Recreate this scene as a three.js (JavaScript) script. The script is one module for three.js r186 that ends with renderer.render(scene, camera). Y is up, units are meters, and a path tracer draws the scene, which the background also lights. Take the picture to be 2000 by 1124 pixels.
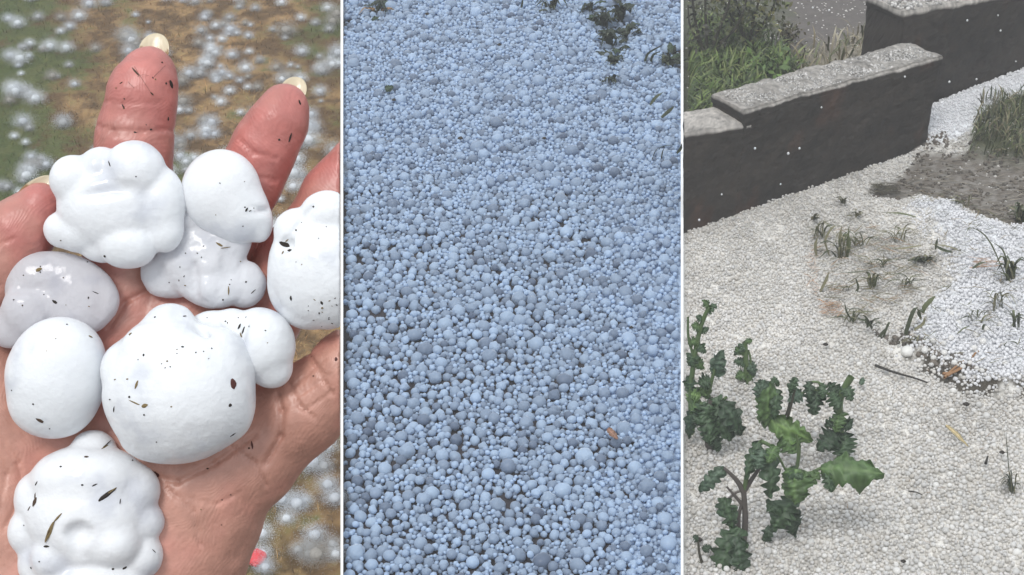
import * as THREE from 'three';
import { ImprovedNoise } from 'three/addons/math/ImprovedNoise.js';
import { mergeGeometries } from 'three/addons/utils/BufferGeometryUtils.js';

// ---------------------------------------------------------------- camera, sky, sun, exposure
const V3 = THREE.Vector3, V = (x, y, z) => new V3(x, y, z);
const W = 2000, H = 1124, F = 3000, PITCH = 32 * Math.PI / 180, EYE = V(0, 2.0, 0);
const FWD = V(0, -Math.sin(PITCH), -Math.cos(PITCH)), RIGHT = V(1, 0, 0), UP = V(0, Math.cos(PITCH), -Math.sin(PITCH));
const scene = new THREE.Scene();
const camera = new THREE.PerspectiveCamera(2 * Math.atan(H / 2 / F) * 180 / Math.PI, W / H, 0.05, 400);
camera.position.copy(EYE); camera.lookAt(EYE.clone().add(FWD)); camera.updateMatrixWorld(true);

const renderer = new THREE.WebGLRenderer({ antialias: true });
renderer.toneMapping = THREE.LinearToneMapping; renderer.toneMappingExposure = 1.48;
renderer.shadowMap.enabled = true;

{ // overcast sky: a computed cloud layer, brighter overhead, faintly blue
  const w = 256, h = 128, d = new Float32Array(w * h * 4), n = new ImprovedNoise();
  for (let j = 0; j < h; j++) for (let i = 0; i < w; i++) {
    const el = (j / (h - 1) - 0.5) * Math.PI, az = i / w * 2 * Math.PI, s = Math.max(0, Math.sin(el));
    const c = n.noise(Math.cos(az) * Math.cos(el) * 3, el * 4, Math.sin(az) * Math.cos(el) * 3) * 0.08;
    const L = el < 0 ? 0.3 : (0.42 + 0.5 * s) * (1 + c), k = (j * w + i) * 4;
    d[k] = L * 0.95; d[k + 1] = L * 1.0; d[k + 2] = L * 1.06; d[k + 3] = 1;
  }
  const t = new THREE.DataTexture(d, w, h, THREE.RGBAFormat, THREE.FloatType);
  t.mapping = THREE.EquirectangularReflectionMapping; t.magFilter = THREE.LinearFilter; t.needsUpdate = true;
  scene.background = t; scene.environment = t;
}
const sun = new THREE.DirectionalLight(new THREE.Color(1, 0.97, 0.93), 1.25);
sun.position.set(-2.6, 9, 1.2); sun.target.position.set(0, 0, -3.6); scene.add(sun, sun.target);
sun.castShadow = true; sun.shadow.radius = 36; sun.shadow.mapSize.set(2048, 2048);
Object.assign(sun.shadow.camera, { left: -5, right: 5, top: 5, bottom: -5, near: 1, far: 25 });
scene.fog = new THREE.FogExp2(new THREE.Color(0.8, 0.81, 0.82), 0.023);

// ---------------------------------------------------------------- helpers
let seed = 12345;
const rnd = () => { seed = (seed + 0x6D2B79F5) | 0; let t = Math.imul(seed ^ (seed >>> 15), 1 | seed); t = (t + Math.imul(t ^ (t >>> 7), 61 | t)) ^ t; return ((t ^ (t >>> 14)) >>> 0) / 4294967296; };
const R = (a, b) => a + (b - a) * rnd(), pick = (a) => a[Math.floor(rnd() * a.length)];
const gauss = () => Math.sqrt(-2 * Math.log(rnd() + 1e-9)) * Math.cos(2 * Math.PI * rnd());
const PN = new ImprovedNoise(), noise = (x, y, z) => PN.noise(x + 31.7, y + 17.3, z + 5.1);
const fbm = (x, y, z, o = 4) => { let s = 0, a = 0.5; for (let i = 0; i < o; i++) { s += a * noise(x, y, z); x *= 2.03; y *= 2.03; z *= 2.03; a *= 0.5; } return s; };
const clamp = (x, a = 0, b = 1) => Math.min(b, Math.max(a, x)), mix = (a, b, t) => a + (b - a) * t, sst = (a, b, x) => { const t = clamp((x - a) / (b - a)); return t * t * (3 - 2 * t); };
const ray = (px, py) => FWD.clone().addScaledVector(RIGHT, (px - W / 2) / F).addScaledVector(UP, (H / 2 - py) / F);   // direction, depth 1
const ground = (px, py, y = 0) => { const r = ray(px, py); return EYE.clone().addScaledVector(r, (y - EYE.y) / r.y); };
const upright = (px, py, z) => { const r = ray(px, py); return EYE.clone().addScaledVector(r, z / r.z); };            // on a vertical plane at that z
const seen = (p) => { const v = p.clone().sub(EYE), d = v.dot(FWD); return [W / 2 + F * v.dot(RIGHT) / d, H / 2 - F * v.dot(UP) / d, d]; };
const inside = (poly, x, y) => { let c = false; for (let i = 0, j = poly.length - 1; i < poly.length; j = i++) { const [xi, yi] = poly[i], [xj, yj] = poly[j]; if ((yi > y) !== (yj > y) && x < (xj - xi) * (y - yi) / (yj - yi) + xi) c = !c; } return c; };
const edgeDist = (poly, x, y) => { let m = 1e9; for (let i = 0, j = poly.length - 1; i < poly.length; j = i++) { const [ax, ay] = poly[j], [bx, by] = poly[i], t = clamp(((x - ax) * (bx - ax) + (y - ay) * (by - ay)) / ((bx - ax) ** 2 + (by - ay) ** 2)); m = Math.min(m, Math.hypot(x - ax - t * (bx - ax), y - ay - t * (by - ay))); } return m; };
const soft = (poly, x, y, w) => { const e = edgeDist(poly, x, y) * (inside(poly, x, y) ? 1 : -1); return sst(-w, w, e); };
const col = (r, g, b) => new THREE.Color().setRGB(r, g, b);
const mat = (c, o = {}) => new THREE.MeshPhysicalMaterial({ color: c, roughness: 0.7, ...o });

const used = {};
const numbered = (n) => { used[n] = (used[n] ?? -1) + 1; return used[n] ? `${n}_${String(used[n]).padStart(3, '0')}` : n; };
const shade = (o) => { o.castShadow = o.receiveShadow = true; return o; };
function part(name, geo, m, parent) { const o = shade(new THREE.Mesh(geo, m)); o.name = name; parent.add(o); return o; }
function tag(o, name, label, category, group, kind) {
  o.name = numbered(name); shade(o); scene.add(o);
  o.userData = { label, category }; if (group) o.userData.group = group; if (kind) o.userData.kind = kind;
  return o;
}
const thing = (name, label, category, pos = V(0, 0, 0), group) => { const g = tag(new THREE.Group(), name, label, category, group); g.position.copy(pos); return g; };
const single = (name, geo, m, label, category, pos, group, kind) => { const o = tag(new THREE.Mesh(geo, m), name, label, category, group, kind); if (pos) o.position.copy(pos); return o; };

function noiseTex(w, h, fn, srgb = false) {
  const d = new Uint8Array(w * h * 4);
  for (let j = 0; j < h; j++) for (let i = 0; i < w; i++) { const c = fn(i / w, j / h), k = (j * w + i) * 4; for (let q = 0; q < 3; q++) d[k + q] = 255 * clamp(c[q] ?? c[0]); d[k + 3] = 255; }
  const t = new THREE.DataTexture(d, w, h); t.magFilter = THREE.LinearFilter; t.wrapS = t.wrapT = THREE.MirroredRepeatWrapping; if (srgb) t.colorSpace = THREE.SRGBColorSpace; t.needsUpdate = true;
  return t;
}
const toSRGB = (x) => x <= 0.0031308 ? x * 12.92 : 1.055 * x ** (1 / 2.4) - 0.055;
function withTri(idx, pos, extra = {}) {
  const g = new THREE.BufferGeometry(); g.setIndex(idx); g.setAttribute('position', new THREE.Float32BufferAttribute(pos, 3));
  for (const k in extra) g.setAttribute(k, new THREE.Float32BufferAttribute(extra[k], k === 'uv' ? 2 : 3));
  if (!extra.normal) g.computeVertexNormals();
  return g;
}

// Mesh of a distance field (surface nets), normals from the field.
function surfaceNets(sdf, lo, hi, h, uvScale = 1, colorOf) {
  const nx = Math.ceil((hi.x - lo.x) / h) + 1, ny = Math.ceil((hi.y - lo.y) / h) + 1, nz = Math.ceil((hi.z - lo.z) / h) + 1, nxy = nx * ny;
  const val = new Float32Array(nxy * nz), map = new Int32Array(nxy * nz).fill(-1);
  for (let k = 0; k < nz; k++) for (let j = 0; j < ny; j++) for (let i = 0; i < nx; i++) val[k * nxy + j * nx + i] = sdf(lo.x + i * h, lo.y + j * h, lo.z + k * h);
  const pos = [], idx = [], off = [0, 1, nx, nx + 1, nxy, nxy + 1, nxy + nx, nxy + nx + 1];
  const edges = [[0, 1], [2, 3], [4, 5], [6, 7], [0, 2], [1, 3], [4, 6], [5, 7], [0, 4], [1, 5], [2, 6], [3, 7]];
  for (let k = 0; k < nz - 1; k++) for (let j = 0; j < ny - 1; j++) for (let i = 0; i < nx - 1; i++) {
    const b = k * nxy + j * nx + i; let m = 0; for (let q = 0; q < 8; q++) if (val[b + off[q]] < 0) m |= 1 << q;
    if (m === 0 || m === 255) continue;
    let sx = 0, sy = 0, sz = 0, n = 0;
    for (const [p, q] of edges) { const a = val[b + off[p]], c = val[b + off[q]]; if ((a < 0) === (c < 0)) continue; const t = a / (a - c); sx += mix(p & 1, q & 1, t); sy += mix((p >> 1) & 1, (q >> 1) & 1, t); sz += mix(p >> 2, q >> 2, t); n++; }
    map[b] = pos.length / 3; pos.push(lo.x + (i + sx / n) * h, lo.y + (j + sy / n) * h, lo.z + (k + sz / n) * h);
  }
  const quad = (a, b, c, d, flip) => { if (a < 0 || b < 0 || c < 0 || d < 0) return; flip ? idx.push(a, c, b, a, d, c) : idx.push(a, b, c, a, c, d); };
  for (let k = 1; k < nz - 1; k++) for (let j = 1; j < ny - 1; j++) for (let i = 1; i < nx - 1; i++) {
    const b = k * nxy + j * nx + i, s = val[b] < 0;
    if (s !== val[b + 1] < 0) quad(map[b - nx - nxy], map[b - nxy], map[b], map[b - nx], !s);
    if (s !== val[b + nx] < 0) quad(map[b - 1 - nxy], map[b - 1], map[b], map[b - nxy], !s);
    if (s !== val[b + nxy] < 0) quad(map[b - 1 - nx], map[b - nx], map[b], map[b - 1], !s);
  }
  const nor = [], uv = [], color = [], e = h * 0.7, N = V();
  for (let q = 0; q < pos.length; q += 3) {
    const x = pos[q], y = pos[q + 1], z = pos[q + 2];
    N.set(sdf(x + e, y, z) - sdf(x - e, y, z), sdf(x, y + e, z) - sdf(x, y - e, z), sdf(x, y, z + e) - sdf(x, y, z - e)).normalize(); nor.push(N.x, N.y, N.z);
    uv.push(x * uvScale, y * uvScale); if (colorOf) color.push(...colorOf(x, y, z));
  }
  const ex = { normal: nor, uv }; if (colorOf) ex.color = color;
  return withTri(idx, pos, ex);
}
const smin = (a, b, k) => { const h = Math.max(k - Math.abs(a - b), 0) / k; return Math.min(a, b) - h * h * k * 0.25; };
const smax = (a, b, k) => -smin(-a, -b, k);

function tube(pts, r0, r1, seg = 10, rad = 6) {
  const c = new THREE.CatmullRomCurve3(pts), g = new THREE.TubeGeometry(c, seg, 1, rad, false), p = g.attributes.position;
  for (let i = 0; i <= seg; i++) { const o = c.getPointAt(i / seg), r = mix(r0, r1, i / seg); for (let j = 0; j <= rad; j++) { const k = i * (rad + 1) + j, v = V().fromBufferAttribute(p, k).sub(o).multiplyScalar(r).add(o); p.setXYZ(k, v.x, v.y, v.z); } }
  return g;
}
function blade(pts, w, seg = 8, side) { // a folded ribbon that tapers to a point
  const c = new THREE.CatmullRomCurve3(pts), pos = [], idx = [], s0 = side ?? V(R(-1, 1), 0, R(-1, 1)).normalize();
  for (let i = 0; i <= seg; i++) {
    const t = i / seg, o = c.getPoint(t), d = c.getTangent(t), s = s0.clone().addScaledVector(d, -s0.dot(d)).normalize(), n = d.clone().cross(s), ww = w * 0.5 * Math.min(1, (1 - t) * 2.2 + 0.06) * (0.65 + 0.35 * Math.min(1, t * 4));
    for (const q of [-1, 0, 1]) { const p = o.clone().addScaledVector(s, q * ww).addScaledVector(n, (q ? 0.35 : 0) * ww); pos.push(p.x, p.y, p.z); }
    if (i) for (const q of [0, 1]) { const a = (i - 1) * 3 + q, b = i * 3 + q; idx.push(a, b, a + 1, a + 1, b, b + 1); }
  }
  return withTri(idx, pos);
}

// ---------------------------------------------------------------- ground
single('ground', new THREE.CircleGeometry(80, 64).rotateX(-Math.PI / 2), mat(col(0.085, 0.07, 0.055), { roughness: 0.95 }), 'bare brown earth all round the hail', 'ground', V(0, -0.012, 0), null, 'structure');

// A bed of ground between two straight border lines; rows run across, from near to far.
function bed(l0, r0, nu, nv, near, far, f) {
  const pos = [], uv = [], color = [], idx = [];
  const A = ground(l0, near), B = ground(r0, near), C = ground(l0, far), D = ground(r0, far);
  for (let j = 0; j <= nv; j++) for (let i = 0; i <= nu; i++) {
    const a = A.clone().lerp(C, j / nv), b = B.clone().lerp(D, j / nv), p = a.lerp(b, i / nu), [px, py] = seen(p), [y, c] = f(p, px, py);
    pos.push(p.x, y, p.z); uv.push(p.x, p.z); color.push(...c);
    if (i && j) { const q = j * (nu + 1) + i, r = q - nu - 1; idx.push(r - 1, r, q, r - 1, q, q - 1); }
  }
  return withTri(idx, pos, { uv, color });
}
const grit = noiseTex(512, 512, (u, v) => [0.5 + 0.5 * fbm(u * 60, v * 60, 3, 4)]);
const gritBump = (rep) => { const t = grit.clone(); t.repeat.set(rep, rep); t.needsUpdate = true; return t; };

// -------- bed 1: trampled soil and grass below the hand
const soilTone = (p) => {
  const [px, py] = seen(p), n1 = fbm(p.x * 3.2, 1, p.z * 3.2, 3), n2 = fbm(p.x * 14, 4, p.z * 14, 3), n3 = fbm(p.x * 60, 8, p.z * 60, 2);
  const green = clamp(sst(0.05, 0.6, n1 * 1.1 + 0.9 * n2 + 0.5 * n3 + 0.62 * (1 - sst(20, 230, px)) + (py < 150 ? 0.12 : 0)) + 0.55 * soft([[330, 820], [560, 850], [520, 1200], [300, 1200]], px, py, 70));
  const dry = sst(-0.2, 0.35, n2 + 0.3 * n3), k = 1 + 0.5 * n3;
  return [0, 1, 2].map((q) => k * mix(mix([0.098, 0.054, 0.018][q], [0.30, 0.185, 0.08][q], dry), [0.04, 0.07, 0.011][q], green * 0.85));
};
single('soil', bed(-60, 667, 150, 260, 1200, -80, (p) => [0.012 * fbm(p.x * 9, 2, p.z * 9, 3), soilTone(p)]), mat(col(1, 1, 1), { vertexColors: true, roughness: 0.95, bumpMap: gritBump(2), bumpScale: 0.004 }), 'brown soil with green patches below the hand', 'soil', V(0, 0, 0), null, 'structure');

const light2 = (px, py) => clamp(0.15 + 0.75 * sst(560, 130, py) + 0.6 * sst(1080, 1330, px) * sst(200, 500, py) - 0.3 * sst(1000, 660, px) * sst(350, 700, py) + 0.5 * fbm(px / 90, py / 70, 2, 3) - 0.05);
const GAP = [[[1140, -20], [1240, -20], [1235, 70], [1200, 150], [1165, 90]], [[1285, 100], [1345, 90], [1345, 150], [1300, 145]], [[660, 30], [690, 40], [688, 75], [660, 85]], [[715, 5], [770, 0], [755, 35], [720, 38]]];
const gap2 = (px, py) => GAP.some((g) => inside(g, px, py));
// -------- bed 2: dark earth below the blue hail, and a sheet of crushed slush over part of it, bluish dusk shade in its colour
single('dark_earth', bed(668, 1332, 90, 160, 1200, -80, (p) => { const n = fbm(p.x * 12, 6, p.z * 12, 3), k = 1 + n; return [0.006 * n, [0.03 * k, 0.026 * k, 0.03 * k]]; }), mat(col(1, 1, 1), { vertexColors: true, roughness: 0.9, bumpMap: gritBump(2), bumpScale: 0.003 }), 'dark wet earth under the blue hail', 'earth', V(0, 0, 0), null, 'structure');
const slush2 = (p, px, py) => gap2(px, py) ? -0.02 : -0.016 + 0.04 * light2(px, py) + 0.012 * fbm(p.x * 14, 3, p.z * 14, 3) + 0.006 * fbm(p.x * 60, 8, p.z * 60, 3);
single('slush', bed(669, 1331, 260, 420, 1200, -80, (p, px, py) => { const k = 1 + 0.25 * fbm(p.x * 40, 1, p.z * 40, 3); return [Math.min(0.02, slush2(p, px, py)), [0.43 * k, 0.55 * k, 0.72 * k]]; }), mat(col(1, 1, 1), { vertexColors: true, roughness: 0.6, clearcoat: 0.2, clearcoatRoughness: 0.4, bumpMap: gritBump(5), bumpScale: 0.006 }), 'sheet of crushed slush tinted pale dusk blue between the blue hailstones', 'slush', V(0, 0, 0), null, 'stuff');

// -------- bed 3: hail-covered garden ground beside the concrete walls
const BANK = [[1775, 425], [1800, 398], [1855, 408], [1930, 448], [2060, 478], [2060, 755], [1900, 758], [1838, 722], [1760, 686], [1800, 640], [1862, 560], [1840, 480]];
const MUD = [[1795, 296], [1905, 306], [2060, 335], [2060, 474], [1930, 444], [1850, 404], [1790, 394], [1700, 386], [1712, 366], [1760, 346]];
const STRIP = [[1800, 222], [2060, 118], [2060, 190], [1990, 196], [1920, 232], [1890, 275], [1845, 288], [1785, 288]];
const CLUMP = [[1915, 222], [1990, 196], [2060, 190], [2060, 335], [1990, 330], [1890, 310], [1895, 262]];
const TUFTS = [[1570, 470], [1640, 420], [1800, 440], [1850, 500], [1800, 600], [1700, 650], [1600, 600]];
const WALLFOOT = [[1300, 469], [1812, 287], [2100, 100], [2100, -300], [1300, -300]];
const bankH = (px, py) => clamp(soft(BANK, px, py, 42) * (1 + 0.9 * fbm(px / 38, py / 30, 6, 3)));
const terrain3 = (p, px, py) => 0.045 * bankH(px, py) * (1 + 0.8 * fbm(p.x * 7, 3, p.z * 7, 2)) + 0.03 * soft(STRIP, px, py, 14) + 0.035 * soft(CLUMP, px, py, 25) + 0.006 * fbm(p.x * 5, 9, p.z * 5, 3);
const tone3 = (p, px, py) => {
  const n = fbm(p.x * 10, 2, p.z * 10, 3), g = fbm(p.x * 50, 5, p.z * 50, 2), k = 1 + 0.5 * g, back = inside(WALLFOOT, px, py) && !inside(STRIP, px, py);
  let c = [0.68 * k, 0.66 * k, 0.62 * k];
  const put = (t, d) => { for (let q = 0; q < 3; q++) c[q] = mix(c[q], d[q] * k, t); };
  put(0.3 * soft(TUFTS, px, py, 70) * sst(-0.1, 0.3, n + g), [0.20, 0.16, 0.10]);
  put(soft(MUD, px, py, 12) * (0.75 + 0.25 * sst(-0.3, 0.2, g)), [0.13, 0.112, 0.094]);
  put(soft(CLUMP, px, py, 16), [0.06, 0.065, 0.03]);
  put(Math.max(bankH(px, py) > 0.7 ? 1 : 0, soft(STRIP, px, py, 6)), [0.7, 0.72, 0.74]);
  const rim = bankH(px, py); if (rim > 0.1 && rim < 0.6 && py > 640) put(sst(-0.25, 0, n + 0.5 * g), [0.05, 0.042, 0.03]);
  if (back) { const gr = 1 - sst(1480, 1580, px + n * 120), dry = soft([[1530, 130], [1700, 60], [1720, 130], [1560, 190]], px, py, 30); c = [0, 1, 2].map((q) => k * mix(mix([0.10, 0.088, 0.08][q], [0.05, 0.065, 0.022][q], gr * 0.6), [0.25, 0.22, 0.17][q], dry)); }
  return c;
};
single('garden_ground', bed(1333, 2080, 190, 400, 1200, -120, (p, px, py) => [terrain3(p, px, py), tone3(p, px, py)]), mat(col(1, 1, 1), { vertexColors: true, roughness: 0.75, bumpMap: gritBump(3), bumpScale: 0.004 }), 'slushy garden ground with mud beside the walls', 'ground', V(0, 0, 0), null, 'structure');

// -------- low white edging boards added in place of the white bars between the three beds
function divider(px, label) {
  const a = ground(px, 1230), b = ground(px, -70), along = b.clone().sub(a).normalize(), n = along.clone().cross(EYE.clone().sub(a)).normalize();
  if (n.x < 0) n.negate(); const up = n.clone().cross(along); if (up.y < 0) up.negate();
  const pos = [], idx = [], N = 24, bev = 0.0006;
  for (let i = 0; i <= N; i++) {
    const o = a.clone().lerp(b, i / N), t = 2.6 * seen(o)[2] / F;
    for (const [s, h] of [[-1, -0.02], [-1, 0.045], [-0.8, 0.046], [0.8, 0.046], [1, 0.045], [1, -0.02]]) { const p = o.clone().addScaledVector(n, s * t).addScaledVector(up, h); pos.push(p.x, p.y, p.z); }
    if (i) for (let q = 0; q < 6; q++) { const A = (i - 1) * 6 + q, B = (i - 1) * 6 + (q + 1) % 6; idx.push(A, A + 6, B, B, A + 6, B + 6); }
  }
  idx.push(0, 1, 2, 0, 2, 3, 0, 3, 4, 0, 4, 5); const e = N * 6; idx.push(e, e + 2, e + 1, e, e + 3, e + 2, e, e + 4, e + 3, e, e + 5, e + 4);
  const g = withTri(idx, pos).toNonIndexed(); g.computeVertexNormals();
  single('divider_board', g, mat(col(0.88, 0.88, 0.88), { roughness: 0.6, side: THREE.DoubleSide }), label, 'edging board');
}
divider(667.5, 'added thin white edging board between the brown soil and the blue hail');
divider(1332.5, 'added thin white edging board between the blue hail and the walled garden');

// ---------------------------------------------------------------- concrete walls
const wallBump = noiseTex(512, 512, (u, v) => [0.5 + 0.35 * fbm(u * 24, v * 24, 1, 5) - 0.5 * Math.max(0, fbm(u * 50, v * 50, 7, 2) - 0.25)]);
const wallMat = mat(col(1, 1, 1), { vertexColors: true, roughness: 0.85, bumpMap: wallBump, bumpScale: 0.012 });
const crustMat = mat(col(1, 1, 1), { vertexColors: true, roughness: 0.9, bumpMap: gritBump(6), bumpScale: 0.006 });
// A block from a foot line: foot(s) is the front foot, hgt(s) its height, thick its depth back. left: the line on which its left end is cut.
function wallGeo(a, b, h0, h1, low, thick, cut, nu, nv, nw, rough, colorOf) {
  const along = b.clone().sub(a), back = V(along.z, 0, -along.x).normalize(); if (back.z > 0) back.negate();
  const at = (s, v, w) => a.clone().addScaledVector(along, s).addScaledVector(back, thick * w).add(V(0, mix(Array.isArray(low) ? mix(low[0], low[1], s) : low, mix(h0, h1, s), v), 0));
  const start = (v, w) => { if (!cut) return 0; let lo = -0.6, hi = 0.8; for (let i = 0; i < 40; i++) { const m = (lo + hi) / 2; seen(at(m, v, w))[0] < cut ? lo = m : hi = m; } return hi; };
  const pos = [], idx = [], color = [], uv = [], key = new Map();
  const vert = (i, j, k) => {
    const id = (i * 999 + j) * 999 + k; if (key.has(id)) return key.get(id);
    const v = j / nv, w = k / nw, s0 = start(v, w), p = at(mix(s0, 1, i / nu), v, w), q = p.clone();
    const f = (o) => fbm(q.x * 16 + o, q.y * 16, q.z * 16, 4), onEdge = (j === nv ? 1 : 0) + (k === 0 || k === nw ? 1 : 0) + (i === nu ? 1 : 0);
    if (j > 0) p.y += rough * (f(3) - (onEdge > 1 ? 0.35 + 0.5 * Math.abs(f(9)) : 0));
    p.addScaledVector(back, rough * (f(20) + (onEdge > 1 ? (k ? -0.4 : 0.4) : 0)));
    if (i === nu) p.addScaledVector(along, -rough * (0.3 + f(40)) / along.length());
    key.set(id, pos.length / 3); pos.push(p.x, p.y, p.z); uv.push((q.x + q.z * 0.4) * 1.6, (q.y + k * 0.02) * 1.6); color.push(...colorOf(q, v, w)); return pos.length / 3 - 1;
  };
  const face = (n, m, f) => { for (let i = 0; i < n; i++) for (let j = 0; j < m; j++) { const A = f(i, j), B = f(i + 1, j), C = f(i + 1, j + 1), D = f(i, j + 1); idx.push(A, B, C, A, C, D); } };
  face(nu, nv, (i, j) => vert(i, j, 0)); face(nu, nv, (i, j) => vert(nu - i, j, nw)); face(nu, nw, (i, k) => vert(i, nv, k)); face(nw, nv, (k, j) => vert(nu, j, k)); face(nw, nv, (k, j) => vert(0, j, nw - k));
  return withTri(idx, pos, { color, uv });
}
const heightAt = (g, py) => { let lo = 0, hi = 2; for (let i = 0; i < 40; i++) { const m = (lo + hi) / 2; seen(V(g.x, m, g.z))[1] > py ? lo = m : hi = m; } return lo; };
const darkConcrete = (p, v) => { const n = fbm(p.x * 5, p.y * 9, p.z * 5, 4) + 0.8 * fbm(p.x * 30, p.y * 30, p.z * 30, 3), red = sst(0.12, 0.4, fbm(p.x * 9 + 7, p.y * 6, p.z * 9, 3)), k = 1 + 0.9 * n; return [k * mix(0.028, 0.052, red), k * mix(0.022, 0.028, red), k * mix(0.017, 0.018, red)]; };
const paleTop = (p) => { const n = fbm(p.x * 14, 2, p.z * 14, 3), m = fbm(p.x * 90, 3, p.z * 90, 2), k = 1 + 0.5 * n + 1.1 * m; return [0.45 * k, 0.42 * k, 0.385 * k]; };
const THICK = 0.125;
const footA = ground(1336, 456), footB = ground(1812, 286), onFoot = (s) => footA.clone().lerp(footB, s);
const hHi = [heightAt(onFoot(0.2), 217), heightAt(onFoot(1), 113)], hSlope = (hHi[1] - hHi[0]) / 0.8, hLo = heightAt(footA, 258), hLo2 = heightAt(onFoot(0.2), 241), lowAt = (s) => hLo + (hLo2 - hLo) * s / 0.2;
const hStart = hHi[0] - hSlope * 0.2;
{
  const w = thing('concrete_wall', 'low dark concrete wall with a stepped top in front of the other wall', 'wall', footA);
  const rel = (g) => g.translate(-footA.x, 0, -footA.z);
  const sStep = 0.195, hi = (s) => hStart + hSlope * s;
  part('wall_body', rel(wallGeo(footA, onFoot(0.23), hLo - 0.02, lowAt(0.23) - 0.02, -0.02, THICK, 1336, 50, 46, 12, 0.011, darkConcrete)), wallMat, w);
  const lowCap = part('cap_slab', rel(wallGeo(footA, onFoot(0.235), hLo, lowAt(0.235), [hLo - 0.03, lowAt(0.235) - 0.03], THICK * 1.02, 1336, 34, 4, 16, 0.008, (p, v) => v > 0.6 ? paleTop(p).map((x) => x * 1.2) : darkConcrete(p))), crustMat, w);
  lowCap.userData.label = 'pale cracked lower slab at the left end';
  part('wall_course', rel(wallGeo(onFoot(sStep), footB, hi(sStep) - 0.012, hi(1) - 0.012, -0.02, THICK * 0.985, 0, 170, 46, 12, 0.011, darkConcrete)), wallMat, w);
  const crust = part('cap_crust', rel(wallGeo(onFoot(sStep - 0.003), onFoot(1.005), hi(sStep) + 0.004, hi(1) + 0.004, [hi(sStep) - 0.022, hi(1) - 0.022], THICK * 1.02, 0, 240, 4, 28, 0.012, (p, v) => v > 0.7 ? paleTop(p) : darkConcrete(p))), crustMat, w);
  crust.userData.label = 'pale gritty crust of hail along the top';
}
const foot2A = ground(1737, 240), foot2B = ground(2075, 112), h2 = [heightAt(foot2A, 27), heightAt(ground(2000, 140.4), -6)];
{
  const w = thing('concrete_wall', 'taller dark concrete wall farther back, white hail along its foot', 'wall', foot2A), rel = (g) => g.translate(-foot2A.x, 0, -foot2A.z);
  part('wall_body', rel(wallGeo(foot2A, foot2B, h2[0] - 0.008, h2[1] - 0.008, -0.02, 0.14, 0, 150, 46, 14, 0.010, darkConcrete)), wallMat, w);
  part('cap_crust', rel(wallGeo(foot2A.clone().lerp(foot2B, -0.004), foot2B, h2[0] + 0.008, h2[1] + 0.008, [h2[0] - 0.02, h2[1] - 0.02], 0.144, 0, 160, 3, 24, 0.010, (p, v) => v > 0.5 ? paleTop(p).map((x) => x * 1.25) : darkConcrete(p))), crustMat, w);
}

// ---------------------------------------------------------------- the hand and its hailstones
const D0 = 0.40, S0 = D0 / F, camQ = camera.quaternion;
const O = V((330 - W / 2) * S0, (H / 2 - 700) * S0, -D0);                        // the palm, in the hand's own axes: x along the fingers' row, y to the fingertips, z out of the palm
const loc = (px, py, z = 0) => { const d = D0 - z * S0; return V((px - W / 2) / F * d, (H / 2 - py) / F * d, -d).sub(O); };
const world = (l) => l.clone().add(O).applyQuaternion(camQ).add(EYE);
const eyeL = O.clone().negate();
const bone = (a, b) => { const p = loc(a[0], a[1], a[2]), q = loc(b[0], b[1], b[2]); return { p, d: q.clone().sub(p), l2: q.distanceToSquared(p) || 1e-12, r0: a[3] * S0, r1: b[3] * S0 }; };
const boneD = (b, x, y, z) => { const ex = x - b.p.x, ey = y - b.p.y, ez = z - b.p.z, t = clamp((ex * b.d.x + ey * b.d.y + ez * b.d.z) / b.l2), dx = ex - t * b.d.x, dy = ey - t * b.d.y, dz = ez - t * b.d.z; return Math.sqrt(dx * dx + dy * dy + dz * dz) - mix(b.r0, b.r1, t); };
const chain = (pts) => pts.slice(1).map((p, i) => bone(pts[i], p));
// fingers and palm: [px, py, height out of the palm, radius]
const FINGERS = [
  chain([[235, 600, -95, 88], [245, 470, -70, 78], [258, 330, -40, 73], [263, 262, -30, 70], [277, 185, -22, 64], [286, 152, -24, 53], [290, 138, -28, 42]]),
  chain([[360, 640, -100, 86], [425, 480, -85, 72], [488, 350, -60, 63], [520, 280, -45, 60], [546, 232, -35, 54], [556, 206, -36, 42]]),
  chain([[470, 700, -100, 84], [570, 520, -90, 72], [660, 385, -60, 68], [705, 315, -50, 60]]),
  chain([[500, 880, -80, 98], [590, 800, -50, 84], [680, 722, -20, 72], [760, 660, 0, 66]]),
  chain([[20, 820, -70, 120], [-75, 640, -20, 90], [-30, 530, 5, 78], [40, 450, 10, 64], [78, 404, 10, 46]]),
];
const PALM = [
  ...chain([[60, 2300, -150, 250], [110, 1500, -120, 200]]), ...chain([[160, 2300, -150, 240], [180, 1500, -120, 190]]),
  bone([110, 1450, -120, 190], [235, 600, -95, 92]), bone([140, 1450, -120, 190], [360, 640, -105, 92]), bone([170, 1450, -125, 185], [440, 730, -105, 92]), bone([195, 1430, -125, 165], [462, 850, -85, 94]),
  bone([20, 1300, -95, 165], [-20, 850, -60, 135]), bone([120, 900, -130, 110], [330, 900, -130, 110]),
  bone([215, 1230, -95, 130], [385, 950, -72, 108]),
];
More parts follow.
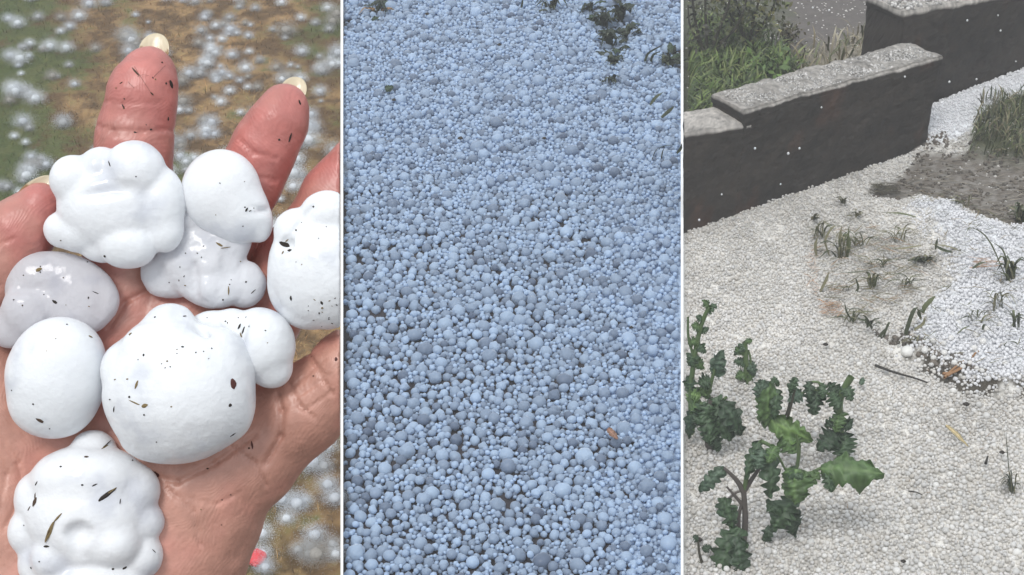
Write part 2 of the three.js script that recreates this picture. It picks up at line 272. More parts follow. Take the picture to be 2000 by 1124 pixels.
const CREASES = [ // lines of the skin, [width, depth, points]
  [5, 5, [[190, 246], [230, 260], [285, 262], [332, 252]]], [3, 2, [[195, 258], [240, 272], [300, 268]]],
  [6, 9, [[545, 772], [556, 800], [552, 850], [520, 905]]], [4, 5, [[610, 700], [640, 745], [655, 770]]], [4, 5, [[560, 735], [590, 790], [620, 815]]], [4, 5, [[455, 870], [500, 900], [520, 950]]],
  [5, 6, [[300, 925], [360, 935], [430, 900], [500, 850]]], [4, 4, [[10, 830], [50, 900], [60, 960], [30, 1020]]], [4, 4, [[5, 860], [30, 920], [20, 990]]], [4, 5, [[470, 275], [500, 300], [540, 310]]],
  [5, 7, [[215, 640], [245, 590], [300, 560]]], [4, 4, [[600, 690], [640, 730]]], [3, 3, [[20, 480], [50, 470]]], [3, 3, [[575, 755], [640, 700]]], [4, 5, [[455, 330], [490, 345], [535, 352]]], [3, 3, [[205, 200], [250, 208], [320, 204]]], [4, 5, [[20, 560], [-10, 500], [-20, 450]]], [3, 4, [[330, 940], [390, 990], [400, 1060]]], [3, 3, [[360, 960], [430, 980], [470, 960]]], [3, 3, [[590, 770], [650, 730]]], [3, 3, [[600, 800], [655, 762]]],
].map(([w, d, pts]) => ({ w: w * S0, d: d * S0, pts: pts.map(([x, y]) => loc(x, y, 0)) }));
const segD = (x, y, a, b) => { const dx = b.x - a.x, dy = b.y - a.y, t = clamp(((x - a.x) * dx + (y - a.y) * dy) / (dx * dx + dy * dy)); return Math.hypot(x - a.x - t * dx, y - a.y - t * dy); };
const cutRight = (x, y, z) => (x + O.x) + ((W / 2 - 664) / F) * -(z + O.z);       // where the hand ends at the border of its bed
function handD(x, y, z) {
  let d = 1e9; for (const b of PALM) d = smin(d, boneD(b, x, y, z), 0.012);
  let f = 1e9; for (const c of FINGERS) { let e = 1e9; for (const b of c) e = smin(e, boneD(b, x, y, z), 0.0035); f = Math.min(f, e); }
  d = smin(d, f, 0.007);
  if (d < 0.004 && d > -0.004) {
    if (z > -0.014) for (const c of CREASES) for (let i = 1; i < c.pts.length; i++) { const e = segD(x, y, c.pts[i - 1], c.pts[i]); if (e < c.w * 3) d += c.d * Math.exp(-((e / c.w) ** 2)) / (c.pts.length > 2 ? 1.2 : 1); }
    d += 0.0005 * noise(x * 130, y * 130, z * 130) + 0.00013 * noise(x * 900, y * 900, z * 900);
  }
  return Math.max(d, cutRight(x, y, z));
}
const trace = (sdf, px, py, from = 300) => { // where a line of sight meets a body: [point, normal]
  const a = loc(px, py, from), dir = a.clone().sub(eyeL).normalize(), p = a.clone();
  for (let i = 0; i < 200; i++) { const d = sdf(p.x, p.y, p.z); if (d < 2e-5) break; p.addScaledVector(dir, Math.min(d, 0.004) * 0.8); if (p.distanceTo(a) > 0.12) return null; }
  const e = 2e-4; return [p, V(sdf(p.x + e, p.y, p.z) - sdf(p.x - e, p.y, p.z), sdf(p.x, p.y + e, p.z) - sdf(p.x, p.y - e, p.z), sdf(p.x, p.y, p.z + e) - sdf(p.x, p.y, p.z - e)).normalize()];
};
const skinTone = (x, y, z) => { // ruddy fingers, paler palm, blotches
  const n = fbm(x * 60, y * 60, z * 60, 3), m = fbm(x * 400, y * 400, z * 400, 2), tip = sst(-0.02, 0.06, y + 0.03 * n), k = 1 + 0.4 * n + 0.22 * m + 0.3 * Math.max(0, fbm(x * 150, y * 150, z * 150, 2)), red = clamp(tip * 0.95 + 0.9 * n);
  return [k * mix(0.50, 0.42, red), k * mix(0.255, 0.145, red), k * mix(0.195, 0.125, red)];
};
const skinBump = noiseTex(1024, 1024, (u, v) => { const w = 0.1 * fbm(u * 8, v * 8, 2, 2); return [0.5 + 0.22 * Math.sin((u * 0.85 + v * 0.5 + w) * 420) * (0.5 + fbm(u * 12, v * 12, 5, 2)) + 0.35 * fbm(u * 110, v * 110, 9, 3)]; });
const skinMat = mat(col(1, 1, 1), { vertexColors: true, roughness: 0.42, clearcoat: 0.22, clearcoatRoughness: 0.35, bumpMap: skinBump, bumpScale: 0.00012, sheen: 0.25, sheenColor: col(0.9, 0.5, 0.4), sheenRoughness: 0.5 });
const hand = thing('hand', 'open reddish left hand with long dirty nails holding large white hailstones', 'hand', world(V(0, 0, 0)));
hand.quaternion.copy(camQ);
part('skin', surfaceNets(handD, loc(-260, 1960, -330), loc(672, 60, 120), 0.00085, 14, skinTone), skinMat, hand);
const nailMat = mat(col(0.56, 0.485, 0.34), { roughness: 0.35, clearcoat: 0.3, side: THREE.DoubleSide });
const nailBump = noiseTex(128, 128, (u, v) => [0.5 + 0.4 * fbm(u * 20, v * 2, 1, 3)]);
nailMat.bumpMap = nailBump; nailMat.bumpScale = 0.0003;
function nail(px, py, z, rx, ry, ang) {
  const g = new THREE.SphereGeometry(1, 40, 28), p = g.attributes.position, c = [];
  for (let i = 0; i < p.count; i++) { // a thin bowl, hollow towards the fingertip, soil under its root
    const x = p.getX(i), y = p.getY(i), zz = p.getZ(i), d = y < 0.05 + 0.25 * noise(x * 3, y * 3, px) ? 1 : 0, k = 1 + 0.12 * noise(x * 9, y * 1.5, py);
    p.setXYZ(i, x * rx * S0, y * ry * S0, (zz * 5 - 10 * (1 - x * x) - 4 * y) * S0); c.push(k * (d ? 0.5 : 1), k * (d ? 0.36 : 1), k * (d ? 0.24 : 1));
  }
  g.setAttribute('color', new THREE.Float32BufferAttribute(c, 3)); g.computeVertexNormals(); g.rotateZ(ang); const q = loc(px, py, z); g.translate(q.x, q.y, q.z);
  return part('fingernail', g, nailMat, hand);
}
nailMat.vertexColors = true;
nail(300, 99, -46, 30, 37, -0.12); nail(572, 178, -48, 26, 31, -0.4); nail(62, 376, 26, 20, 48, -0.88);

const FLECK = [0, 1, 2].map(() => { const g = new THREE.IcosahedronGeometry(1, 1), p = g.attributes.position; for (let i = 0; i < p.count; i++) { const k = 1 + 0.5 * noise(p.getX(i) * 1.7 + rnd() * 0.01, p.getY(i) * 1.7, p.getZ(i) * 1.7 + 3); p.setXYZ(i, p.getX(i) * k, p.getY(i) * k, p.getZ(i) * k); } g.computeVertexNormals(); return g; });
const dirtMats = [mat(col(0.022, 0.016, 0.012), { roughness: 0.8 }), mat(col(0.06, 0.035, 0.02), { roughness: 0.8 }), mat(col(0.17, 0.12, 0.05), { roughness: 0.8 }), mat(col(0.075, 0.02, 0.015), { roughness: 0.7 })];
// flecks of dirt and chaff stuck to a body: [px, py, length, width, turn, tone]
function flecks(owner, centre, sdf, list, name = 'dirt_fleck') {
  for (const [px, py, l, w, a = 0, tone = 0] of list) {
    const hit = trace(sdf, px, py); if (!hit) continue;
    const [p, n] = hit, x = V(Math.cos(a), Math.sin(a), 0), zed = n, xx = x.addScaledVector(zed, -x.dot(zed)).normalize(), yy = zed.clone().cross(xx);
    const o = part(name, FLECK[(px + py) % 3], dirtMats[tone], owner); o.quaternion.setFromRotationMatrix(new THREE.Matrix4().makeBasis(xx, yy, zed)); o.position.copy(p).sub(centre).addScaledVector(n, 0.00005); o.scale.set(l * S0 * 0.42, w * S0 * 0.42, Math.min(w, 5) * S0 * 0.3);
  }
}
const randomFlecks = (x0, y0, x1, y1, n, l = [3, 7]) => Array.from({ length: n }, () => [Math.round(R(x0, x1)), Math.round(R(y0, y1)), R(...l), R(1.6, 3.4), R(0, 3.1), pick([0, 0, 1, 2])]);
flecks(hand, V(), handD, [[263, 258, 11, 9, 0, 0], [264, 140, 26, 4, 2.2, 1], [240, 208, 12, 3, 2.1, 0], [334, 165, 10, 22, 0.2, 0], [324, 163, 5, 5, 0, 0], [296, 183, 10, 3, 2.4, 1], [294, 253, 6, 4, 0, 0], [328, 232, 4, 9, 0, 0], [236, 162, 8, 3, 0.4, 1], [316, 122, 4, 4, 0, 0], [566, 270, 4, 26, -0.35, 0], [545, 273, 5, 5, 0, 0], [585, 200, 4, 12, 0.3, 0], [492, 870, 4, 18, 0.2, 3], [486, 876, 4, 5, 0, 1], [405, 916, 5, 5, 0, 1], [304, 928, 14, 18, 0.4, 3], [656, 702, 6, 9, 0, 3], [612, 735, 5, 3, 0, 1], ...randomFlecks(225, 120, 330, 250, 6, [2, 5]), ...randomFlecks(390, 930, 470, 1080, 4, [2, 4])]);
{ // fine cuts and hairs of dirt on the fingertip
  const m = dirtMats[1]; for (const [a, b] of [[[262, 130], [292, 178]], [[300, 150], [322, 128]], [[250, 160], [262, 172]], [[268, 150], [290, 148]]]) { const p = trace(handD, ...a), q = trace(handD, ...b); if (p && q) part('dirt_scratch', tube([p[0].addScaledVector(p[1], 0.0001), p[0].clone().lerp(q[0], 0.5).addScaledVector(p[1], 0.0007), q[0].addScaledVector(q[1], 0.0001)], 0.00004, 0.00003, 8, 5), m, hand); }
}

// hailstones: ellipsoids [px, py, height, rx, ry, rz, turn] joined smoothly, then roughened
const ball = (px, py, z, rx, ry, rz, turn = 0) => { const p = loc(px, py, z), c = Math.cos(turn), s = Math.sin(turn), k = 1 - z * S0 / D0; return { p, c, s, rx: rx * S0 * k, ry: ry * S0 * k, rz: rz * S0 * k, m: Math.min(rx, ry, rz) * S0 * k }; };
const ballD = (b, x, y, z) => { const ex = x - b.p.x, ey = y - b.p.y, dx = (ex * b.c + ey * b.s) / b.rx, dy = (-ex * b.s + ey * b.c) / b.ry, dz = (z - b.p.z) / b.rz, k0 = Math.sqrt(dx * dx + dy * dy + dz * dz), k1 = Math.sqrt((dx / b.rx) ** 2 + (dy / b.ry) ** 2 + (dz / b.rz) ** 2); return k0 < 1e-6 ? -b.m : k0 * (k0 - 1) / k1; };
const STONES = [
  { label: 'lobed white hailstone lying across the base of the index finger', tone: 0, k: 11, rough: 0.45, lobes: [[222, 400, 66, 112, 92, 70], [146, 352, 78, 50, 50, 46], [196, 330, 74, 44, 44, 46], [262, 336, 84, 62, 62, 54], [312, 398, 70, 50, 74, 50], [120, 448, 60, 35, 36, 34], [160, 452, 66, 56, 42, 42], [248, 478, 80, 58, 48, 46], [200, 480, 60, 44, 34, 34], [322, 450, 72, 36, 44, 36]], dents: [[200, 376, 134, 46, 8, 10, 0.15], [262, 374, 140, 50, 4, 7, -0.25]], specks: [[213, 320, 15, 3, 2.2, 0], [204, 501, 6, 6, 0, 0], [265, 345, 3, 3, 0, 0], [118, 470, 4, 3, 0, 1]] },
  { label: 'smooth egg-shaped hailstone beside the middle finger', tone: 0, k: 20, rough: 0.25, lobes: [[432, 375, 40, 78, 84, 66], [465, 415, 40, 62, 62, 54], [508, 440, 34, 24, 34, 24]], dents: [[520, 412, 66, 16, 3, 14]], specks: [[481, 410, 10, 4, 1, 0], [495, 407, 3, 3, 0, 0], [478, 405, 4, 3, 0, 0], [488, 412, 6, 2, 0.5, 0], ...randomFlecks(420, 340, 500, 450, 4, [2, 3])] },
  { label: 'irregular translucent hailstone lump in the middle of the palm', tone: 1, k: 11, rough: 1.1, lobes: [[392, 505, 22, 84, 78, 44], [372, 430, 26, 40, 36, 34], [440, 470, 22, 50, 50, 36], [330, 540, 10, 54, 46, 30, -0.4], [415, 560, 24, 66, 40, 36], [478, 555, 14, 44, 44, 28], [405, 562, 46, 24, 22, 22]], dents: [[378, 548, 62, 10, 30, 9], [446, 520, 60, 12, 26, 8]], specks: [[428, 478, 16, 5, 2.6, 2], [440, 484, 22, 2, 0.1, 2], [446, 568, 3, 20, 0, 2], [494, 570, 14, 2, 0.7, 0], [480, 551, 4, 4, 0, 0], [390, 600, 10, 3, 2.6, 1], [435, 586, 4, 4, 0, 0], [330, 552, 3, 3, 0, 0], [362, 495, 3, 3, 0, 0], ...randomFlecks(340, 440, 480, 560, 14, [2, 5])] },
  { label: 'large knobbly hailstone at the right by the ring finger', tone: 0, k: 12, rough: 0.5, cut: true, lobes: [[635, 525, 50, 112, 118, 92], [585, 450, 62, 50, 44, 44], [640, 420, 72, 56, 48, 48], [562, 560, 40, 40, 60, 44], [600, 600, 40, 56, 44, 50]], dents: [[590, 432, 110, 42, 4, 10, 0.9], [560, 480, 104, 18, 12, 14]], specks: [[556, 478, 24, 12, 2.7, 0], [566, 490, 14, 10, 2.2, 0], [552, 494, 3, 18, -0.2, 2], [560, 470, 10, 3, 0.8, 2], [568, 583, 5, 12, 0, 0], [612, 404, 5, 4, 0, 0], [578, 450, 4, 6, 0, 0], [520, 545, 4, 4, 0, 0], [628, 592, 5, 9, 0.4, 0], [629, 602, 5, 5, 0, 2], ...randomFlecks(580, 580, 660, 640, 14, [2, 6]), ...randomFlecks(570, 430, 650, 520, 5, [2, 4])] },
  { label: 'flattened greyish hailstone with a pale hump by the thumb', tone: 2, k: 16, rough: 0.7, lobes: [[120, 570, 40, 112, 78, 38, -0.25], [70, 545, 36, 70, 50, 34], [155, 590, 36, 72, 66, 36], [50, 605, 62, 46, 52, 36], [20, 640, 50, 46, 40, 30]], dents: [[60, 565, 84, 36, 8, 10], [196, 590, 76, 9, 46, 8]], specks: [[75, 527, 14, 8, 0.4, 2], [106, 590, 12, 6, 2.5, 0], [186, 572, 14, 2, 2.8, 0], [26, 586, 4, 3, 0, 0], [172, 582, 3, 5, 0, 0], [170, 512, 3, 3, 0, 0], ...randomFlecks(40, 520, 190, 600, 8, [2, 4])] },
  { label: 'smooth round hailstone at the left edge of the palm', tone: 0, k: 20, rough: 0.2, lobes: [[108, 740, 88, 97, 112, 84], [120, 700, 88, 84, 80, 76], [100, 790, 84, 80, 66, 70]], dents: [], specks: [[77, 822, 17, 8, 2.5, 1], [176, 658, 10, 4, 0.2, 2], [130, 634, 4, 3, 0, 0], [64, 790, 4, 4, 0, 0], [90, 686, 4, 2, 0, 2], [108, 662, 3, 2, 0, 2], [22, 763, 3, 3, 0, 0], [178, 828, 3, 5, 0, 0], [96, 838, 3, 3, 0, 0]] },
  { label: 'biggest round white hailstone in the middle, a small knob on top', tone: 0, k: 22, rough: 0.5, lobes: [[350, 770, 110, 148, 134, 124], [330, 690, 112, 98, 72, 84], [332, 634, 100, 50, 42, 44], [420, 720, 104, 74, 84, 76], [446, 800, 104, 44, 60, 60], [250, 720, 100, 54, 56, 56], [310, 860, 104, 70, 42, 60]], dents: [[395, 650, 140, 8, 26, 12, 0.6]], specks: [[455, 750, 14, 22, 0.2, 3], [449, 792, 8, 7, 0, 0], [266, 752, 5, 18, -0.3, 2], [262, 787, 26, 3, 2.8, 2], [282, 793, 14, 8, 0.3, 2], [252, 776, 5, 5, 0, 0], [214, 781, 5, 3, 0, 0], [222, 800, 3, 14, -0.2, 0], [281, 811, 4, 4, 0, 0], [454, 850, 14, 3, 0.2, 0], [356, 678, 6, 4, 0, 0], [280, 694, 4, 6, 0, 0], [326, 706, 4, 4, 0, 2], [254, 653, 8, 5, 0.2, 2], [302, 620, 4, 4, 0, 0], [360, 618, 9, 3, 0.6, 0], [305, 864, 3, 3, 0, 0], [334, 795, 4, 3, 0, 2], [224, 742, 6, 3, 0, 2], [248, 741, 6, 3, 0, 2], ...randomFlecks(240, 660, 420, 720, 10, [2, 4])] },
  { label: 'small folded hailstone tucked right of the biggest one', tone: 0, k: 12, rough: 0.5, lobes: [[510, 672, 62, 66, 72, 58], [452, 640, 66, 38, 36, 36], [412, 632, 62, 38, 24, 30], [530, 720, 56, 40, 38, 40]], dents: [[474, 650, 112, 5, 34, 14, -0.2], [432, 655, 104, 5, 30, 9, 0.7]], specks: [[467, 638, 4, 13, -0.4, 0], [475, 645, 4, 18, -0.3, 0], [470, 655, 3, 12, 0.3, 2], [440, 628, 4, 3, 0, 0], [426, 640, 5, 3, 0, 0], ...randomFlecks(400, 620, 530, 690, 9, [2, 5])] },
  { label: 'knobbly hailstone at the wrist with a dark dimple and grass bits', tone: 0, k: 13, rough: 0.45, lobes: [[172, 1010, 80, 126, 118, 92], [170, 940, 84, 112, 70, 80], [182, 880, 60, 44, 40, 44], [80, 975, 74, 52, 56, 52], [68, 1040, 74, 52, 52, 52], [90, 1100, 80, 56, 56, 54], [262, 960, 76, 50, 52, 52], [274, 1020, 74, 48, 44, 46], [270, 1085, 76, 48, 52, 48], [170, 1140, 84, 120, 66, 76], [225, 1060, 110, 52, 48, 56], [105, 1090, 110, 46, 48, 50]], dents: [[150, 1044, 170, 26, 20, 26], [146, 1080, 170, 12, 40, 12]], specks: [[208, 967, 44, 9, 0.55, 0], [212, 963, 34, 4, 0.55, 2], [96, 1040, 9, 52, -0.45, 2], [98, 1034, 5, 40, -0.5, 1], [112, 1012, 4, 26, -0.75, 2], [67, 981, 10, 20, -0.3, 1], [68, 970, 3, 18, 0, 1], [56, 994, 12, 3, 0.8, 1], [90, 1068, 14, 5, 0.1, 0], [168, 893, 9, 5, 0, 1], [204, 874, 3, 26, -0.9, 2], [208, 868, 2, 34, -0.7, 0], [243, 1110, 12, 6, 0.5, 0], [220, 1112, 6, 6, 0, 0], [60, 1110, 5, 4, 0, 0], [70, 945, 12, 3, 0.7, 0], [184, 948, 12, 3, 0.4, 0], [118, 912, 5, 4, 0, 0], [160, 948, 5, 4, 0, 0], [234, 980, 2, 12, 0, 0], [258, 900, 3, 5, 0, 0], [300, 1077, 12, 2, 2.7, 0], [76, 1098, 4, 3, 0, 0], [46, 1027, 3, 3, 0, 0]] },
];
const iceBump = noiseTex(512, 512, (u, v) => [0.5 + 0.5 * fbm(u * 40, v * 40, 2, 4)]);
const iceMats = [[0.87, 0.895, 0.92], [0.81, 0.825, 0.86], [0.74, 0.735, 0.77]].map(([r, g, b], i) => mat(col(r, g, b), { roughness: 0.9, transmission: 0.22 + 0.1 * i, thickness: 0, clearcoat: 0.7, clearcoatRoughness: 0.15, vertexColors: true, bumpMap: iceBump, bumpScale: 0.00018 }));
const cloudy = (x, y, z) => { const n = sst(0.02, 0.4, fbm(x * 75, y * 75, z * 75, 4)), m = 0.06 * fbm(x * 500, y * 500, z * 500, 2); return [1 - 0.2 * n + m, 1 - 0.19 * n + m, 1 - 0.15 * n + m]; };
for (const s of STONES) {
  const balls = s.lobes.map((l) => ball(...l)), dents = s.dents.map((l) => ball(...l)), k = s.k * 0.75 * S0, q = s.rough * 0.0014;
  const raw = (x, y, z) => { let d = 1e9; for (const b of balls) d = smin(d, ballD(b, x, y, z), k); for (const b of dents) d = smax(d, -ballD(b, x, y, z), 0.0022); d += q * (1.1 * fbm(x * 70, y * 70, z * 70, 3) + 0.08 * noise(x * 700, y * 700, z * 700)); return s.cut ? Math.max(d, cutRight(x, y, z)) : d; };
  const lo = V(1, 1, 1), hi = V(-1, -1, -1); for (const b of balls) { const m = Math.max(b.rx, b.ry) + 0.002; lo.min(b.p.clone().addScalar(-m)); hi.max(b.p.clone().addScalar(m)); }
  if (s.cut) hi.x = Math.min(hi.x, loc(664, 500, 200).x + 0.004);
  const centre = balls[0].p.clone(), g = surfaceNets(raw, lo, hi, 0.0007, 20, cloudy); g.translate(-centre.x, -centre.y, -centre.z);
  const o = thing('hailstone', s.label, 'hailstone', world(centre), 'hailstones held in the hand'); o.quaternion.copy(camQ);
  part('ice', g, iceMats[s.tone], o);
  flecks(o, centre, raw, s.specks, 'dirt_fleck');
}

// ---------------------------------------------------------------- loose hail on the ground
function lump(detail, amp, s, fn) { const g = new THREE.IcosahedronGeometry(1, detail), p = g.attributes.position, v = V(); for (let i = 0; i < p.count; i++) { v.fromBufferAttribute(p, i); const k = 1 + amp * fbm(v.x * 1.3 + s, v.y * 1.3, v.z * 1.3, 3); v.multiplyScalar(k); p.setXYZ(i, v.x, v.y, v.z); } g.deleteAttribute('uv'); g.computeVertexNormals(); const n = g.attributes.normal; for (let i = 0; i < p.count; i++) { v.fromBufferAttribute(p, i).normalize(); const w = V().fromBufferAttribute(n, i).lerp(v, 0.6).normalize(); n.setXYZ(i, w.x, w.y, w.z); } return g; }
// Stones fall one by one and roll to the lowest of a few spots near by.
function settle(count, spot, radius, floor, top, tries = 7, lim = null, sink = 0.8) {
  const cell = 0.05, hash = new Map(), out = [], key = (i, j) => i * 100003 + j;
  const rest = (x, z, r) => { let y = floor(x, z) + r * sink; const i0 = Math.floor(x / cell), j0 = Math.floor(z / cell); for (let i = i0 - 1; i <= i0 + 1; i++) for (let j = j0 - 1; j <= j0 + 1; j++) { const l = hash.get(key(i, j)); if (l) for (const s of l) { const d2 = (s.x - x) ** 2 + (s.z - z) ** 2, R2 = (s.r + r) ** 2 * 0.92; if (d2 < R2) y = Math.max(y, s.y + Math.sqrt(R2 - d2)); } } return y; };
  for (let n = 0; n < count; n++) {
    const p = spot(); if (!p) continue; const r = radius(p); let bx = p.x, bz = p.z, by = rest(bx, bz, r);
    for (let t = 0; t < tries; t++) { const x = bx + R(-1, 1) * r, z = bz + R(-1, 1) * r, y = rest(x, z, r); if (y < by) { bx = x; bz = z; by = y; } }
    if (by > floor(bx, bz) + top(p)) continue;
    if (lim) { const q = seen(V(bx, by, bz)), e = r * F / q[2]; if (q[0] - e < lim[0] || q[0] + e > lim[1]) continue; }
    const s = { x: bx, y: by, z: bz, r, px: p.px, py: p.py }, k = key(Math.floor(bx / cell), Math.floor(bz / cell)); hash.has(k) ? hash.get(k).push(s) : hash.set(k, [s]); out.push(s);
  }
  return out;
}
const spotIn = (l, r, near, far, weight) => { const a = ground(l, near), b = ground(r, near), c = ground(l, far), d = ground(r, far), x0 = Math.min(a.x, c.x), x1 = Math.max(b.x, d.x); return () => { const p = V(R(x0, x1), 0, R(c.z, a.z)), [px, py] = seen(p); if (px < l || px > r || rnd() > weight(px, py, p)) return null; p.px = px; p.py = py; return p; }; };
function spread(name, label, stones, shapes, toneOf, material, category = 'hail') {
  const byShape = shapes.map(() => []); for (const s of stones) byShape[Math.floor(rnd() * shapes.length)].push(s);
  const m = new THREE.Matrix4(), q = new THREE.Quaternion();
  byShape.forEach((list, i) => {
    if (!list.length) return;
    const o = new THREE.InstancedMesh(shapes[i], material, list.length);
    list.forEach((s, k) => { q.setFromEuler(new THREE.Euler(R(0, 6), R(0, 6), R(0, 6))); m.compose(V(s.x, s.y, s.z), q, V(s.r * R(0.88, 1.08), s.r * R(0.82, 1.05), s.r * R(0.88, 1.08))); o.setMatrixAt(k, m); o.setColorAt(k, toneOf(s)); });
    tag(o, name, label, category, null, 'stuff');
  });
}
// -------- bed 2: hail with bluish dusk shade put into its colour
{
  const tops = (p) => gap2(p.px, p.py) ? 0.012 : 0.0135 + 0.006 * light2(p.px, p.py), duskTint = (c) => col(mix(0.08, 0.50, c), mix(0.115, 0.645, c), mix(0.20, 0.83, c));  // dim blue dusk light painted into the ice colour
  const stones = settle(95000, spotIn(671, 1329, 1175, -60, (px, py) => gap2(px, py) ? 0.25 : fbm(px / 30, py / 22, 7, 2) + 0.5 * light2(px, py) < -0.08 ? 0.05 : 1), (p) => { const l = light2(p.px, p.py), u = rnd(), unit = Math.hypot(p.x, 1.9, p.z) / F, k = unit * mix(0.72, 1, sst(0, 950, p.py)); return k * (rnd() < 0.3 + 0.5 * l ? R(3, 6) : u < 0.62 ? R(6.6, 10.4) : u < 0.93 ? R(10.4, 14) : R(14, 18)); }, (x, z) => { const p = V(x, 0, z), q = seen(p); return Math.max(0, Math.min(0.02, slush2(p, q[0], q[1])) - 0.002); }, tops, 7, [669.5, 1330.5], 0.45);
  const shapes = [lump(6, 0.12, 1), lump(6, 0.22, 5), lump(6, 0.34, 9), lump(6, 0.16, 14), lump(6, 0.6, 23), lump(6, 0.5, 31)];
  const tone = (s) => duskTint(clamp(mix(0.88, 0.7, sst(0.004, 0.009, s.r)) + (rnd() < 0.16 ? R(-0.6, -0.2) : R(-0.22, 0.26))));
  // the ones that show largest are things of their own
  const score = (s) => s.py > 1150 || s.py < 0 ? 0 : s.r / Math.hypot(s.x, 2, s.z) * (s.y > 0.01 ? 1 : 0.35);
  const order = stones.slice().sort((a, b) => score(b) - score(a)), own = new Set(order.slice(0, 300));
  const mats = Array.from({ length: 7 }, (_, i) => { const c = 0.25 + i * 0.115; return mat(duskTint(c), { roughness: 0.85, transmission: 0.4, thickness: 0, clearcoat: 0.35, clearcoatRoughness: 0.25 }); });
  for (const s of own) {
    const c = clamp(0.7 + (rnd() < 0.24 ? R(-0.55, -0.2) : R(-0.2, 0.26))), o = single('ground_hailstone', pick(shapes), mats[Math.round(clamp((c - 0.25) / 0.115, 0, 6))], c < 0.4 ? 'large dark clear hailstone among paler ones in the blue bed' : c < 0.62 ? 'large hailstone tinted mid dusk blue in the front of the blue bed' : 'large pale milky hailstone in the front of the blue bed', 'hailstone', V(s.x, s.y, s.z), c < 0.4 ? 'dark hailstones in the blue bed' : c < 0.62 ? 'mid-blue hailstones in the blue bed' : 'pale hailstones in the blue bed');
    o.scale.set(s.r * R(0.92, 1.06), s.r * R(0.85, 1.0), s.r * R(0.92, 1.06)); o.rotation.set(R(-0.5, 0.5), R(0, 6), R(-0.5, 0.5));
  }
  spread('dusk_tinted_hail', 'deep layer of small hailstones tinted blue-grey for dusk shade in the middle bed', stones.filter((s) => !own.has(s)), shapes, tone, mat(col(1, 1, 1), { roughness: 0.85, transmission: 0.4, thickness: 0, clearcoat: 0.3, clearcoatRoughness: 0.25 }));
}
